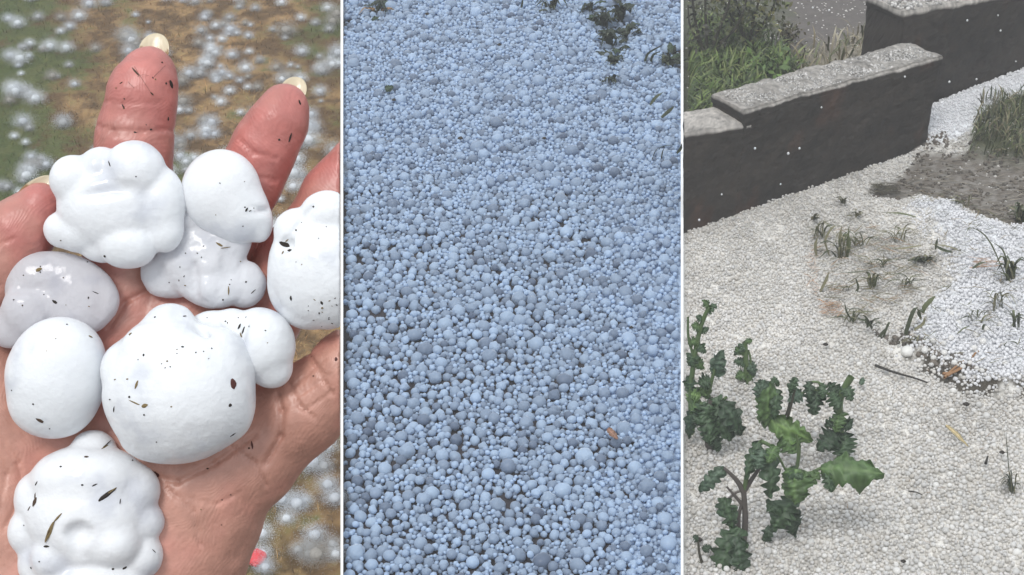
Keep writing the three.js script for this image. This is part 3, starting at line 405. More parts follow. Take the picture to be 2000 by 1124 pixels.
// -------- bed 3: white hail by the walls
{
  const floor = (x, z) => { const p = V(x, 0, z), [px, py] = seen(p); return terrain3(p, px, py); };
  const zone = (px, py) => inside(WALLFOOT, px, py) && !inside(STRIP, px, py) ? 'back' : inside(BANK, px, py) ? 'bank' : inside(STRIP, px, py) ? 'strip' : inside(MUD, px, py) ? 'mud' : inside(CLUMP, px, py) ? 'clump' : 'flow';
  const rim = (px, py) => { const b = bankH(px, py); return py > 650 && px > 1700 && b > 0.1 && b < 0.5; };
  const prob = { back: 0.02, bank: 1, strip: 1, mud: 0.012, clump: 0.03, flow: 1 };
  const stones = settle(230000, spotIn(1338, 2040, 1175, -40, (px, py) => { const z = zone(px, py); if (rim(px, py)) return 0.3; return prob[z]; }), (p) => { const b = zone(p.px, p.py), u = rnd(); return (b === 'bank' ? 0.92 : 0.86) * mix(0.62, 1.02, sst(350, 1050, p.py)) * (u < 0.45 ? R(0.0028, 0.0045) : u < 0.93 ? R(0.0045, 0.0066) : R(0.0066, 0.0098)); }, floor, (p) => zone(p.px, p.py) === 'bank' ? 0.011 : 0.0065, 4, [1337, 9999], -0.18);
  const shapes = [lump(3, 0.14, 2), lump(3, 0.24, 6), lump(3, 0.3, 11)];
  const tone = (s) => { const z = zone(s.px, s.py), n = fbm(s.x * 6, 3, s.z * 6, 3), fresh = z === 'strip' || bankH(s.px, s.py) > R(0.15, 0.75), v = fresh ? R(0.74, 0.9) : clamp(0.66 + 0.2 * n + R(-0.1, 0.14), 0.3, 0.82), w = fresh ? 0 : R(0.015, 0.055); return col(v, v - w * 0.6, v - w * 1.5 + (w ? 0 : 0.015)); };
  const score = (s) => s.py > 1150 || s.px > 1995 ? 0 : s.r / Math.hypot(s.x, 2, s.z) * (s.y > floor(s.x, s.z) + 0.0005 ? 1 : 0.5);
  const order = stones.slice().sort((a, b) => score(b) - score(a)), own = new Set(order.slice(0, 300));
  const mats = [0.62, 0.67, 0.71, 0.75, 0.82].map((v) => mat(col(v, v * 0.985, v * 0.955), { roughness: 0.8, transmission: 0.3, thickness: 0, clearcoat: 0.25 }));
  for (const s of own) {
    const bank = zone(s.px, s.py) === 'bank', o = single('white_hailstone', pick(shapes), bank ? mats[4] : pick(mats), bank ? 'larger white hailstone on the heaped bank at the right edge' : 'one of the larger whitish hailstones on the flat garden ground', 'hailstone', V(s.x, s.y, s.z), bank ? 'larger hailstones on the bank' : 'larger hailstones on the garden ground');
    o.scale.set(s.r * R(0.92, 1.06), s.r * R(0.85, 1.0), s.r * R(0.92, 1.06)); o.rotation.set(R(-0.5, 0.5), R(0, 6), R(-0.5, 0.5));
  }
  spread('white_hail', 'layer of small white hail covering the garden ground by the walls', stones.filter((s) => !own.has(s)), shapes, tone, mat(col(1, 1, 1), { roughness: 0.8, transmission: 0.3, thickness: 0, clearcoat: 0.2 }));
  // hail lying on the wall tops
  const onTop = []; for (let i = 0; i < 3200; i++) { const s = R(0.21, 0.985), w = R(0.08, 0.92), al = footB.clone().sub(footA), bk = V(al.z, 0, -al.x).normalize(); if (bk.z > 0) bk.negate(); const p = onFoot(s).addScaledVector(bk, THICK * w), r = R(0.001, 0.0026) * (rnd() < 0.06 ? 1.7 : 1); onTop.push({ x: p.x, y: hStart + hSlope * s + 0.003, z: p.z, r }); }
  for (let i = 0; i < 900; i++) { const s = R(0, 1), w = R(0.05, 0.95), al = foot2B.clone().sub(foot2A), bk = V(al.z, 0, -al.x).normalize(); if (bk.z > 0) bk.negate(); const p = foot2A.clone().lerp(foot2B, s).addScaledVector(bk, 0.14 * w), r = R(0.0025, 0.0055); onTop.push({ x: p.x, y: mix(h2[0], h2[1], s) + 0.009, z: p.z, r }); }
  spread('wall_top_hail', 'fine hail grains caught on the tops of both walls', onTop, [shapes[0]], () => { const v = R(0.16, 0.62); return col(v, v * 0.97, v * 0.93); }, mat(col(1, 1, 1), { roughness: 0.6 }));
}
// -------- bed 1: hail on the soil; each small core has an added halo of crumbs imitating defocus blur
{
  const shapes = Array.from({ length: 6 }, (_, v) => {
    const grains = [lump(3, 0.3, v * 3).scale(0.38, 0.32, 0.38)]; const tet = new THREE.TetrahedronGeometry(1, 0); tet.deleteAttribute('uv');
    for (let i = 0; i < 6000; i++) { const d = V(gauss(), gauss(), gauss()).multiplyScalar(0.5), g = tet.clone(), s = R(0.012, 0.024); d.y *= 0.8; if (d.y < -0.4 || d.length() < 0.26) continue; g.scale(s, s, s); g.rotateX(R(0, 3)); g.rotateY(R(0, 3)); g.translate(d.x, d.y, d.z); grains.push(g); }
    return mergeGeometries(grains.map((g) => { const q = g.index ? g.toNonIndexed() : g; for (const a of Object.keys(q.attributes)) if (a !== 'position' && a !== 'normal') q.deleteAttribute(a); return q; }));
  });
  const tones = [[0.58, 0.61, 0.65], [0.46, 0.47, 0.48], [0.70, 0.73, 0.76], [0.38, 0.36, 0.33]].map((c) => mat(col(...c), { roughness: 0.7 }));
  const HIDDEN = [[0, 520], [110, 470], [520, 470], [600, 420], [665, 420], [665, 740], [520, 900], [390, 1124], [0, 1124]];
  let made = 0; const put = (px, py, r, tone) => {
    const p = ground(px, py); const o = single('soil_hailstone', pick(shapes), tone ?? pick(tones), py > 780 ? 'hailstone with an added blur halo of crumbs on the grassy soil below right of the hand' : 'hailstone with an added blur halo of crumbs on the brown soil behind the fingers', 'hailstone', V(p.x, r * 0.45, p.z), py > 780 ? 'hailstones on soil below the hand' : 'hailstones on soil behind the hand'); o.scale.setScalar(r); o.rotation.y = R(0, 6); made++;
  };
  for (const [x, y, r] of [[610, 915, 0.03], [600, 905, 0.022], [552, 985, 0.022], [640, 955, 0.022], [510, 1052, 0.024], [462, 1035, 0.028], [470, 1058, 0.022], [615, 1055, 0.024], [640, 880, 0.022], [415, 1110, 0.03], [595, 985, 0.016], [560, 1020, 0.018], [512, 1090, 0.02], [655, 1090, 0.018], [60, 1, 0.02], [450, 65, 0.026], [405, 130, 0.024], [420, 110, 0.022], [550, 10, 0.02], [640, 22, 0.022], [480, 140, 0.024], [175, 15, 0.028], [155, 38, 0.026], [35, 52, 0.026], [130, 100, 0.024], [625, 140, 0.022], [625, 185, 0.022], [580, 318, 0.024], [45, 245, 0.026], [70, 200, 0.028], [20, 115, 0.024]]) put(x, y, r * 1.15, tones[y % 2 ? 0 : 2]);
  for (let i = 0; i < 4000 && made < 300; i++) { const px = R(0, 664), py = R(-10, 1130); if (inside(HIDDEN, px, py) || rnd() > clamp(0.1 + 2.6 * fbm(px / 60, py / 45, 4, 2) + (px > 330 && py < 400 ? 0.25 : 0))) continue; if (py > 780 && rnd() < 0.6) continue; put(px, py, Math.abs(gauss()) * 0.008 + R(0.009, 0.022)); }
  // short dead grass and straw: fine litter over the whole bed
  const bl = blade([V(0, 0, 0), V(0.1, 0.5, 0), V(0.45, 0.85, 0)], 0.09, 3, V(0, 0, 1)), N = 26000, o = new THREE.InstancedMesh(bl, mat(col(1, 1, 1), { roughness: 0.8, side: THREE.DoubleSide }), N), m = new THREE.Matrix4(), spot = spotIn(-40, 660, 1180, -70, () => 1);
  for (let i = 0; i < N; i++) { let p; do p = spot(); while (!p); const c = soilTone(p), k = R(0.6, 1.9), s = R(0.008, 0.026); m.compose(V(p.x, R(-0.004, 0.003), p.z), new THREE.Quaternion().setFromEuler(new THREE.Euler(R(-0.7, 0.7), R(0, 6.3), R(-1.3, 0.3))), V(s, s * R(0.5, 1), s)); o.setMatrixAt(i, m); o.setColorAt(i, col(c[0] * k * R(0.8, 1.2), c[1] * k, c[2] * k)); }
  tag(o, 'grass', 'short dead grass and straw on the brown soil', 'grass', null, 'stuff');
  // a small red scrap
  const p = ground(503, 1100), g = new THREE.IcosahedronGeometry(1, 4), a = g.attributes.position, v = V(); for (let i = 0; i < a.count; i++) { v.fromBufferAttribute(a, i); v.multiplyScalar(1 + 0.35 * fbm(v.x * 1.6, v.y * 1.6, v.z * 1.6, 3)); a.setXYZ(i, v.x * 0.017, v.y * 0.013, v.z * 0.021); } g.computeVertexNormals();
  single('red_scrap', g, mat(col(0.62, 0.06, 0.07), { roughness: 0.6 }), 'small crumpled red scrap on the soil below the hand', 'scrap', V(p.x, 0.012, p.z));
}

// ---------------------------------------------------------------- plants
const leafMats = [[0.058, 0.108, 0.032], [0.034, 0.066, 0.028], [0.085, 0.15, 0.04], [0.05, 0.085, 0.05], [0.022, 0.045, 0.02]].map((c) => mat(col(...c), { roughness: 0.55, side: THREE.DoubleSide, vertexColors: true }));
const stemMats = [mat(col(0.10, 0.085, 0.075), { roughness: 0.7 }), mat(col(0.09, 0.14, 0.05), { roughness: 0.6 }), mat(col(0.05, 0.045, 0.03), { roughness: 0.8 })];
function leafGeo(a, b, wid, { lobes = 4, bite = 0.55, bend = 0.12, curl = 0.35, face = null, wave = 0.45 } = {}) {
  const dir = b.clone().sub(a), len = dir.length(), d = dir.clone().normalize(); let n = (face ?? EYE.clone().sub(a).normalize().add(V(R(-0.5, 0.5), R(0, 0.5), R(-0.3, 0.3)))); n.addScaledVector(d, -n.dot(d)).normalize();
  const side = d.clone().cross(n), U = 34, K = 12, pos = [], idx = [], color = [], ph = [R(0, 6), R(0, 6)], sd = R(0, 90);
  for (let i = 0; i <= U; i++) {
    const t = i / U, base = Math.pow(Math.sin(Math.PI * (0.06 + 0.93 * t) ** 0.85), 0.65), o = a.clone().lerp(b, t).addScaledVector(n, bend * len * Math.sin(Math.PI * t));
    for (let j = 0; j <= K; j++) {
      const s = j / K * 2 - 1, e = s < 0 ? 0 : 1, saw = Math.abs(Math.sin(t * (lobes + 1.5) * Math.PI + ph[e] + 0.8 * noise(t * 3, e * 7, sd))), w = wid / 2 * base * (1 - bite * (1 - saw) ** 1.5 + 0.22 * noise(t * 17, e * 5, sd)), edge = Math.abs(s) ** 2;
      const lift = -curl * 0.6 * w * edge + wave * wid * edge * noise(t * 5 + sd, s * 1.4, sd) + 0.11 * wid * noise(t * 9, s * 4, sd);
      const p = o.clone().addScaledVector(side, s * w * (1 - 0.25 * curl * edge)).addScaledVector(n, lift); pos.push(p.x, p.y, p.z);
      const vein = Math.max(sst(0.13, 0.03, Math.abs(s)), 0.7 * sst(0.8, 1, Math.cos((t * 7 - Math.abs(s) * 1.3) * Math.PI * 2)) * (1 - Math.abs(s))), k = 1 + 0.6 * noise(t * 9, s * 4, sd) + 0.15 * noise(t * 30, s * 14, sd); color.push(k + 0.9 * vein, k + 0.7 * vein, k + 0.9 * vein);
      if (i && j) { const q = i * (K + 1) + j, r = q - K - 1; idx.push(r - 1, r, q, r - 1, q, q - 1); }
    }
  }
  return withTri(idx, pos, { color });
}
// stems: [[px, py, offset forward?], ...], leaves: [base, tip, width, tone, options]
function plant(label, foot, stems, leaves, group) {
  const g0 = ground(...foot), o = thing('cabbage_plant', label, 'plant', g0, group);
  const P = ([px, py, dz = 0]) => upright(px, py, g0.z + dz).sub(g0);
  const unit = seen(g0)[2] / F;
  for (const [r0, r1, m, ...pts] of stems) part('stem', tube(pts.map(P), r0 * unit, r1 * unit, 14, 8), stemMats[m], o);
  for (const [a, b, w, tone, opt = {}] of leaves) {
    const pa = P(a), pb = P(b); const save = EYE.clone(); const face = save.sub(g0).normalize().add(V(R(-0.45, 0.45), R(0, 0.6), R(-0.2, 0.2)));
    part('leaf', leafGeo(pa, pb, w * unit * 0.95, { face, ...opt }), leafMats[tone], o);
  }
  return o;
}
plant('broken cabbage plant with a grey woody stem in the foreground', [1452, 1062],
  [[6.5, 5, 0, [1452, 1066], [1456, 1020], [1453, 960]], [5, 3, 0, [1444, 1050], [1443, 1010], [1452, 975]], [6, 3, 0, [1453, 962], [1440, 940], [1418, 918], [1413, 914]], [5, 3, 0, [1453, 962], [1470, 935], [1490, 905], [1500, 880]], [4, 2, 0, [1449, 985], [1432, 965], [1420, 952]], [5, 3, 1, [1455, 955], [1462, 915], [1476, 875], [1486, 862]], [4, 2, 1, [1486, 862], [1505, 872], [1525, 900], [1534, 918]], [4, 3, 1, [1534, 918], [1552, 920], [1580, 925], [1604, 915]], [3, 2, 1, [1558, 905], [1560, 880], [1556, 850]], [3, 2, 0, [1420, 978], [1440, 962], [1453, 960]]],
  [[[1414, 914], [1366, 962], 42, 3, { lobes: 3, curl: 0.7 }], [[1412, 972, 0.02], [1432, 1034, 0.03], 46, 1, { lobes: 3 }], [[1446, 1032, 0.03], [1398, 1120, 0.07], 74, 1, { lobes: 4, curl: 0.2 }], [[1440, 1050, 0.05], [1448, 1130, 0.08], 52, 4, { lobes: 3 }],
    [[1484, 862], [1456, 938, 0.03], 40, 1, { lobes: 4, curl: 0.8 }], [[1502, 880, 0.02], [1504, 974, 0.05], 56, 1, { lobes: 4, curl: 0.6 }], [[1490, 878, 0.03], [1478, 918, 0.05], 42, 3, { lobes: 2 }], [[1516, 872, 0.02], [1500, 905, 0.05], 36, 0, { lobes: 3 }],
    [[1556, 916, 0.03], [1553, 986, 0.06], 76, 0, { lobes: 2, bite: 0.15, curl: 0.5 }], [[1538, 918, 0.02], [1568, 935, 0.05], 34, 1, { lobes: 2 }], [[1550, 972], [1510, 1036, 0.02], 64, 1, { lobes: 4 }], [[1542, 985], [1548, 1046], 50, 4, { lobes: 5 }], [[1520, 985], [1502, 1000, 0.02], 46, 1, { lobes: 3 }], [[1510, 1030], [1490, 1062], 34, 4, { lobes: 3 }],
    [[1604, 916, 0.02], [1728, 928, 0.04], 90, 0, { lobes: 6, bite: 0.16, curl: 0.9, bend: 0.1, wave: 0.6 }], [[1612, 924, 0.03], [1626, 962, 0.05], 30, 1, { lobes: 2 }], [[1600, 922, 0.02], [1574, 952, 0.03], 30, 0, { lobes: 2 }]], null);
plant('cabbage plant with a large pale crumpled leaf beside the woody stem', [1552, 925],
  [[4, 3, 1, [1553, 928], [1560, 895], [1556, 850], [1520, 822], [1496, 815]], [3, 2, 2, [1532, 838], [1545, 795], [1556, 745]]],
  [[[1498, 818], [1588, 862, 0.03], 58, 2, { lobes: 5, bite: 0.3, curl: 0.5 }], [[1532, 850, 0.02], [1556, 886, 0.05], 62, 0, { lobes: 3, bite: 0.3 }], [[1500, 748], [1494, 838], 56, 0, { lobes: 6, bite: 0.25, curl: 0.7 }], [[1518, 760], [1512, 820, 0.02], 34, 1, { lobes: 4 }], [[1492, 742], [1480, 780], 40, 3, { lobes: 2 }], [[1556, 738], [1542, 768], 26, 1, { lobes: 2 }], [[1510, 738], [1520, 755], 18, 1, { lobes: 2 }]], null);
plant('tall cabbage plant with dark ragged leaves hanging from an arched top', [1640, 905],
  [[7, 6, 1, [1640, 908], [1643, 860], [1640, 800], [1646, 765], [1662, 736]], [4, 2, 1, [1643, 790], [1622, 772], [1590, 762], [1556, 772]], [3, 2, 1, [1648, 762], [1660, 750], [1668, 738]], [3, 2, 2, [1545, 778], [1540, 800], [1530, 822]], [3, 2, 1, [1604, 764], [1600, 748], [1585, 746]]],
  [[[1650, 752], [1664, 784, 0.02], 32, 1, { lobes: 3 }], [[1640, 775], [1618, 748, -0.02], 40, 4, { lobes: 3 }], [[1625, 765], [1640, 800, 0.03], 42, 1, { lobes: 3, curl: 0.7 }], [[1596, 762], [1590, 812, 0.03], 42, 4, { lobes: 3 }], [[1570, 768], [1540, 785, 0.02], 34, 3, { lobes: 3 }], [[1580, 745], [1582, 790, 0.02], 28, 4, { lobes: 3 }], [[1606, 748], [1608, 780, 0.02], 26, 1, { lobes: 2 }], [[1642, 800], [1634, 845, 0.02], 42, 0, { lobes: 4, curl: 0.8 }], [[1646, 825], [1664, 838, 0.02], 42, 4, { lobes: 4 }], [[1644, 842], [1596, 880, 0.03], 62, 4, { lobes: 5 }], [[1644, 845], [1650, 898, 0.04], 66, 1, { lobes: 5, bite: 0.4 }], [[1635, 820], [1612, 835], 30, 4, { lobes: 3 }]], null);
plant('thin young plant with a straight pale stalk, farthest from the edge', [1462, 748],
  [[7, 4, 1, [1462, 750], [1458, 715], [1456, 668]], [3, 2, 1, [1465, 745], [1466, 700], [1462, 685]]],
  [[[1456, 672], [1434, 694], 22, 1], [[1456, 668], [1470, 666], 18, 0], [[1455, 692], [1436, 678], 22, 0], [[1458, 710], [1434, 706], 26, 1], [[1458, 730], [1436, 738], 30, 0], [[1462, 705], [1474, 735], 26, 3], [[1460, 720], [1468, 748], 20, 0], [[1446, 788], [1452, 765], 30, 3]], null);
plant('bushy cabbage plant with many leaves at the left edge of the garden', [1352, 848],
  [[6, 4, 1, [1352, 850], [1350, 760], [1358, 690], [1372, 630], [1386, 598]], [4, 3, 1, [1384, 770], [1394, 730], [1402, 705]], [3, 2, 1, [1356, 700], [1345, 660], [1344, 620]]],
  [[[1380, 612], [1400, 594], 24, 1, { lobes: 2 }], [[1384, 600], [1372, 586], 18, 0], [[1374, 626], [1360, 618], 20, 1], [[1370, 640], [1350, 636], 26, 0], [[1368, 650], [1384, 640], 18, 1], [[1362, 665], [1344, 672], 28, 0], [[1362, 672], [1378, 690], 24, 1], [[1358, 690], [1346, 715], 34, 1], [[1356, 700], [1374, 722], 28, 0], [[1398, 735], [1412, 684], 40, 3, { lobes: 3, bite: 0.3 }], [[1388, 742], [1364, 750], 40, 1], [[1352, 735], [1348, 770], 36, 1], [[1360, 760], [1346, 790], 34, 2], [[1370, 755], [1384, 780], 36, 0]], null);
plant('dark cabbage plant with broad drooping lobed leaves at the left edge', [1388, 880],
  [[9, 7, 0, [1388, 884], [1384, 850], [1386, 800], [1392, 780]], [4, 3, 1, [1386, 810], [1404, 790], [1420, 776]]],
  [[[1398, 776], [1428, 862, 0.04], 66, 1, { lobes: 4, curl: 0.4 }], [[1410, 785, 0.02], [1448, 852, 0.04], 54, 4, { lobes: 3 }], [[1386, 790, 0.02], [1360, 832, 0.03], 52, 1, { lobes: 4 }], [[1372, 786], [1346, 806], 40, 0, { lobes: 3 }], [[1378, 800, 0.02], [1388, 868, 0.05], 56, 1, { lobes: 4 }], [[1352, 800], [1346, 858], 32, 4], [[1368, 775], [1348, 770], 34, 2, { lobes: 3 }], [[1392, 840, 0.03], [1402, 882, 0.04], 40, 4, { lobes: 3 }]], null);
plant('low torn cabbage leaves lying by the bottom left corner of the garden', [1372, 1100],
  [[3, 2, 2, [1372, 1102], [1366, 1080], [1364, 1056]]], [[[1364, 1056], [1354, 1048], 20, 4], [[1372, 1075], [1390, 1068], 22, 4], [[1368, 1100], [1350, 1118], 26, 1]], null);

// -------- grass tufts
const grassMats = [mat(col(0.10, 0.115, 0.05), { roughness: 0.6, side: THREE.DoubleSide }), mat(col(0.19, 0.18, 0.105), { roughness: 0.65, side: THREE.DoubleSide }), mat(col(0.055, 0.068, 0.035), { roughness: 0.6, side: THREE.DoubleSide }), mat(col(0.27, 0.17, 0.09), { roughness: 0.75, side: THREE.DoubleSide }), mat(col(0.014, 0.026, 0.012), { roughness: 0.7, side: THREE.DoubleSide })];
// each blade: [tone, width px, [px, py, forward], ...] drawn from its foot
function tuft(label, foot, blades, group, y = 0) {
  const g0 = ground(foot[0], foot[1], y), o = thing('grass_tuft', label, 'grass', g0, group), unit = seen(g0)[2] / F;
  for (const [tone, w, ...pts] of blades) part('blade', blade(pts.map(([px, py, dz = 0]) => upright(px, py, g0.z + dz).sub(g0)), w * unit * 0.95, 12), grassMats[tone], o);
}
const rb = (foot, n, h, sp, tones, w = [3, 6], lay = 0.6) => Array.from({ length: Math.round(n * 1.5) }, () => { const x = foot[0] + R(-sp * 0.3, sp * 0.3), y = foot[1] + R(-4, 4), dx = R(-sp, sp), hh = R(0.4, 1) * h; return [pick(tones), R(...w), [x, y], [x + dx * 0.3, y - hh * 0.7, R(-0.02, 0.02)], [x + dx * 0.75, y - hh * (1 - lay * 0.2), R(-0.03, 0.05)], [x + dx * 1.3, y - hh * (1 - lay * rnd()), R(-0.03, 0.08)]]; });
tuft('upright wilted grass tuft with snapped blades in the hail flow', [1648, 505], [[1, 9, [1596, 500], [1594, 480], [1598, 462]], [0, 7, [1655, 508], [1656, 475], [1659, 440]], [1, 7, [1644, 500], [1640, 470], [1645, 440]], [2, 8, [1645, 505], [1635, 482], [1618, 470], [1600, 476]], [1, 5, [1620, 500], [1612, 470], [1630, 442], [1642, 445]], [0, 6, [1650, 510], [1660, 490], [1658, 462], [1640, 455]], [2, 5, [1640, 512], [1620, 490], [1600, 505]], [2, 6, [1650, 510], [1665, 505], [1675, 520]], ...rb([1645, 508], 10, 62, 30, [0, 1, 1, 2], [2, 4])], 'wilted grass in the hail flow');
tuft('flattened grass blades lying in the hail flow below the upright tuft', [1630, 572], [[1, 6, [1600, 575], [1615, 545], [1620, 530]], [2, 5, [1672, 545], [1676, 565], [1660, 578], [1640, 572]], [2, 4, [1610, 585], [1590, 580], [1572, 584]], [2, 5, [1640, 575], [1655, 560], [1660, 590]], [1, 6, [1700, 560], [1710, 540], [1725, 548]], [1, 5, [1700, 565], [1695, 545], [1705, 535]], [2, 3, [1630, 530], [1660, 532], [1720, 526]], ...rb([1705, 560], 6, 30, 20, [1, 0])], 'wilted grass in the hail flow');
tuft('bent broad grass blade standing at the foot of the white bank', [1763, 672], [[2, 10, [1764, 672], [1772, 640], [1786, 605], [1794, 600]], [0, 10, [1802, 612], [1806, 600], [1820, 585], [1828, 578]], [1, 7, [1800, 625], [1796, 608], [1790, 600]], [2, 8, [1800, 622], [1796, 610], [1808, 604]], [1, 6, [1786, 645], [1804, 632], [1808, 618]], [3, 3, [1800, 640], [1820, 648], [1840, 655]]], null);
tuft('small curled weed with a hooked blade left of the broad blade', [1722, 664], [[2, 6, [1724, 664], [1730, 645], [1738, 630], [1744, 634]], [2, 6, [1714, 668], [1724, 650], [1732, 640]], [2, 4, [1704, 640], [1690, 618], [1684, 616]], [2, 6, [1720, 640], [1704, 632], [1688, 620]], [2, 5, [1668, 630], [1655, 610], [1650, 590]], [1, 4, [1690, 632], [1670, 622], [1640, 612]], ...rb([1700, 640], 5, 18, 26, [2])], null);
tuft('straggly grass tuft over the heaped hail at the right edge', [1972, 550], [...rb([1975, 552], 14, 60, 30, [0, 0, 2, 1], [3, 6]), [0, 3, [1965, 540], [1925, 460], [1895, 445], [1886, 460]], [0, 3, [1970, 540], [1960, 490], [1935, 470]], [2, 5, [1900, 525], [1915, 515], [1930, 512]]], 'grass on the white bank', 0.04);
tuft('sparse grass blades lying on the bank above the reddish straw', [1880, 500], [[2, 8, [1860, 492], [1840, 486], [1822, 476]], [1, 6, [1880, 490], [1850, 480], [1820, 478]], [2, 5, [1828, 488], [1830, 475], [1832, 465]], [0, 9, [1818, 510], [1800, 506], [1776, 512]], [1, 5, [1800, 480], [1760, 486], [1730, 484]], [0, 7, [1790, 425], [1760, 418], [1725, 416]], [0, 3, [1850, 560], [1860, 540], [1866, 525]], [2, 7, [1890, 528], [1910, 516], [1926, 514]]], 'grass on the white bank', 0.02);
tuft('thin dark weed at the lower right edge of the garden', [1975, 965], [...rb([1978, 965], 9, 60, 20, [2, 1, 4], [2, 4]), [2, 2, [1975, 960], [1968, 880], [1966, 840]]], null);
tuft('slender weed stalk with leaf tips right of the bank', [1985, 690], [...rb([1985, 640], 6, 45, 24, [0, 2], [3, 5]), [2, 3, [1950, 695], [1962, 675], [1968, 668]], [2, 3, [1990, 690], [1985, 670], [1960, 668]], [2, 5, [1920, 645], [1922, 636], [1926, 634]], [0, 4, [1870, 652], [1885, 640], [1895, 638]]], 'grass on the white bank', 0.03);
tuft('green weed on the mud bank at the far right edge', [1990, 440], rb([1992, 445], 14, 55, 26, [0, 1, 2], [3, 7]), null);
for (const [x, y, label] of [[1648, 400, 'small dark weed seedling nearest the front wall'], [1590, 432, 'dark torn weed leaf lying in the hail left of the tuft'], [1674, 425, 'tiny dark sprig in the hail right above the tuft']]) tuft(label, [x, y], rb([x, y], 6, 14, 18, [2, 1], [3, 6]), null);
tuft('olive grass heap lying flat on the hail under the far blades', [1805, 510], rb([1805, 512], 12, 12, 30, [0, 2, 1], [4, 7], 1), null);
for (const [x, y, n, h, sp, label] of [[1600, 465, 7, 30, 24, 'low olive tuft at the left of the snapped blades'], [1680, 480, 6, 22, 30, 'flattened olive blades right of the snapped tuft'], [1755, 470, 7, 24, 30, 'loose wilted blades between the tuft and the white bank'], [1720, 520, 6, 16, 34, 'wilted blades lying in the middle of the hail flow'], [1770, 560, 6, 20, 30, 'thin wilted blades left of the white bank foot'], [1660, 630, 7, 20, 28, 'dark trampled blades below the flattened grass'], [1790, 680, 7, 20, 30, 'dark blades in the soil under the bank rim'], [1905, 640, 6, 30, 26, 'olive sprig in the middle of the white bank'], [1950, 610, 6, 34, 24, 'olive sprig on the bank near its right end'], [1880, 410, 7, 24, 30, 'small weed on the mud above the bank']]) tuft(label, [x, y], rb([x, y], n * 1.4, h * 1.5, sp * 1.4, [0, 1, 1, 2, 1], [1.6, 3.4], 0.9), 'wilted grass on the garden hail', x > 1850 && y > 450 ? 0.04 : 0.008);
// dark weeds in bed 2
for (const [x, y, n, h, sp, label] of [[1150, 28, 8, 30, 22, 'dark weed in the blue hail by the top edge, left of the gap'], [1180, 50, 10, 34, 26, 'dark leafy weed in the upper part of the hail gap'], [1215, 40, 9, 36, 24, 'dark leafy weed at the right of the hail gap top'], [1192, 90, 10, 36, 26, 'dark leafy weed in the middle of the hail gap'], [1232, 75, 7, 28, 22, 'small dark weed right of the hail gap middle'], [1200, 130, 8, 30, 22, 'dark weed in the lower part of the hail gap'], [1194, 165, 7, 22, 18, 'lowest dark weed under the hail gap']]) tuft(label, [x, y], rb([x, y], n, h, sp, [4, 4, 4, 2], [5, 10], 1), 'weeds in the blue hail', 0.014);
{
  const leafy = (label, foot, spots) => { const g0 = ground(foot[0], foot[1], 0.01), o = thing('leafy_weed', label, 'weed', g0, 'weeds in the blue hail'), u = seen(g0)[2] / F; for (const [px, py, len, wid] of spots) { const a = ground(px, py, 0.02).sub(g0), t = R(0, 6.3), b = a.clone().add(V(Math.cos(t), R(-0.1, 0.5), Math.sin(t)).multiplyScalar(len * u)); part('leaf', leafGeo(a, b, wid * u, { face: V(R(-0.4, 0.4), 1, R(0, 0.6)), lobes: 3, bite: 0.35 }), leafMats[rnd() < 0.6 ? 5 : 4], o); } };
  leafMats.push(mat(col(0.012, 0.022, 0.01), { roughness: 0.55, side: THREE.DoubleSide, vertexColors: true }));
  const scatter = (poly, n) => { const out = []; while (out.length < n) { const x = R(668, 1332), y = R(-20, 200); if (inside(poly, x, y)) out.push([x, y, R(20, 36), R(10, 20)]); } return out; };
  leafy('broad dark leaves showing through the blue hail at the top right', [1195, 80], scatter([[1140, -15], [1245, -15], [1238, 60], [1212, 150], [1185, 150], [1165, 70]], 30));
  leafy('dark leaves in the blue hail at the right edge below the broad ones', [1306, 118], scatter([[1285, 100], [1318, 95], [1318, 140], [1300, 138]], 9));
  leafy('dark leaves in the blue hail along the top edge', [1080, 12], scatter([[1055, -10], [1110, -10], [1105, 25], [1065, 20]], 8));
  leafy('dark leaves showing through the blue hail in the top left corner', [700, 35], scatter([[690, 20], [770, -8], [765, 30], [700, 70]], 12));
}
tuft('dark grass blades bent over the blue hail near the right edge', [1300, 135], [...rb([1305, 138], 9, 45, 26, [2, 4], [5, 9]), [2, 6, [1258, 130], [1265, 105], [1285, 92], [1298, 86]], [4, 5, [1270, 128], [1276, 108], [1290, 100]]], 'weeds in the blue hail', 0.01);
tuft('thin forked dark stems on the blue hail by the right edge', [1290, 318], [[4, 5, [1272, 316], [1282, 292], [1302, 284], [1318, 283]], [4, 4, [1292, 318], [1294, 300], [1298, 287]], [2, 7, [1292, 230], [1308, 216], [1318, 207]], [2, 7, [1270, 205], [1282, 190], [1296, 180]], [4, 6, [1322, 300], [1330, 290], [1332, 280]]], 'weeds in the blue hail', 0.02);
tuft('small dark weeds in the blue hail along the top edge', [1075, 25], [[4, 5, [1018, 20], [1020, 8], [1022, -6]], ...rb([1075, 30], 9, 40, 26, [4, 2], [4, 8]), [2, 3, [1095, 70], [1108, 45], [1114, 26]], [2, 3, [1110, 120], [1102, 100], [1112, 92]]], 'weeds in the blue hail', 0.02);
tuft('brown dead leaves in the blue hail at the top left', [730, 30], [...rb([738, 30], 10, 26, 26, [4, 3, 4], [6, 12], 1), ...rb([672, 60], 5, 22, 10, [4], [6, 10], 1).map((b) => b.map((q) => Array.isArray(q) ? [Math.max(q[0], 674), ...q.slice(1)] : q))], null, 0.02);
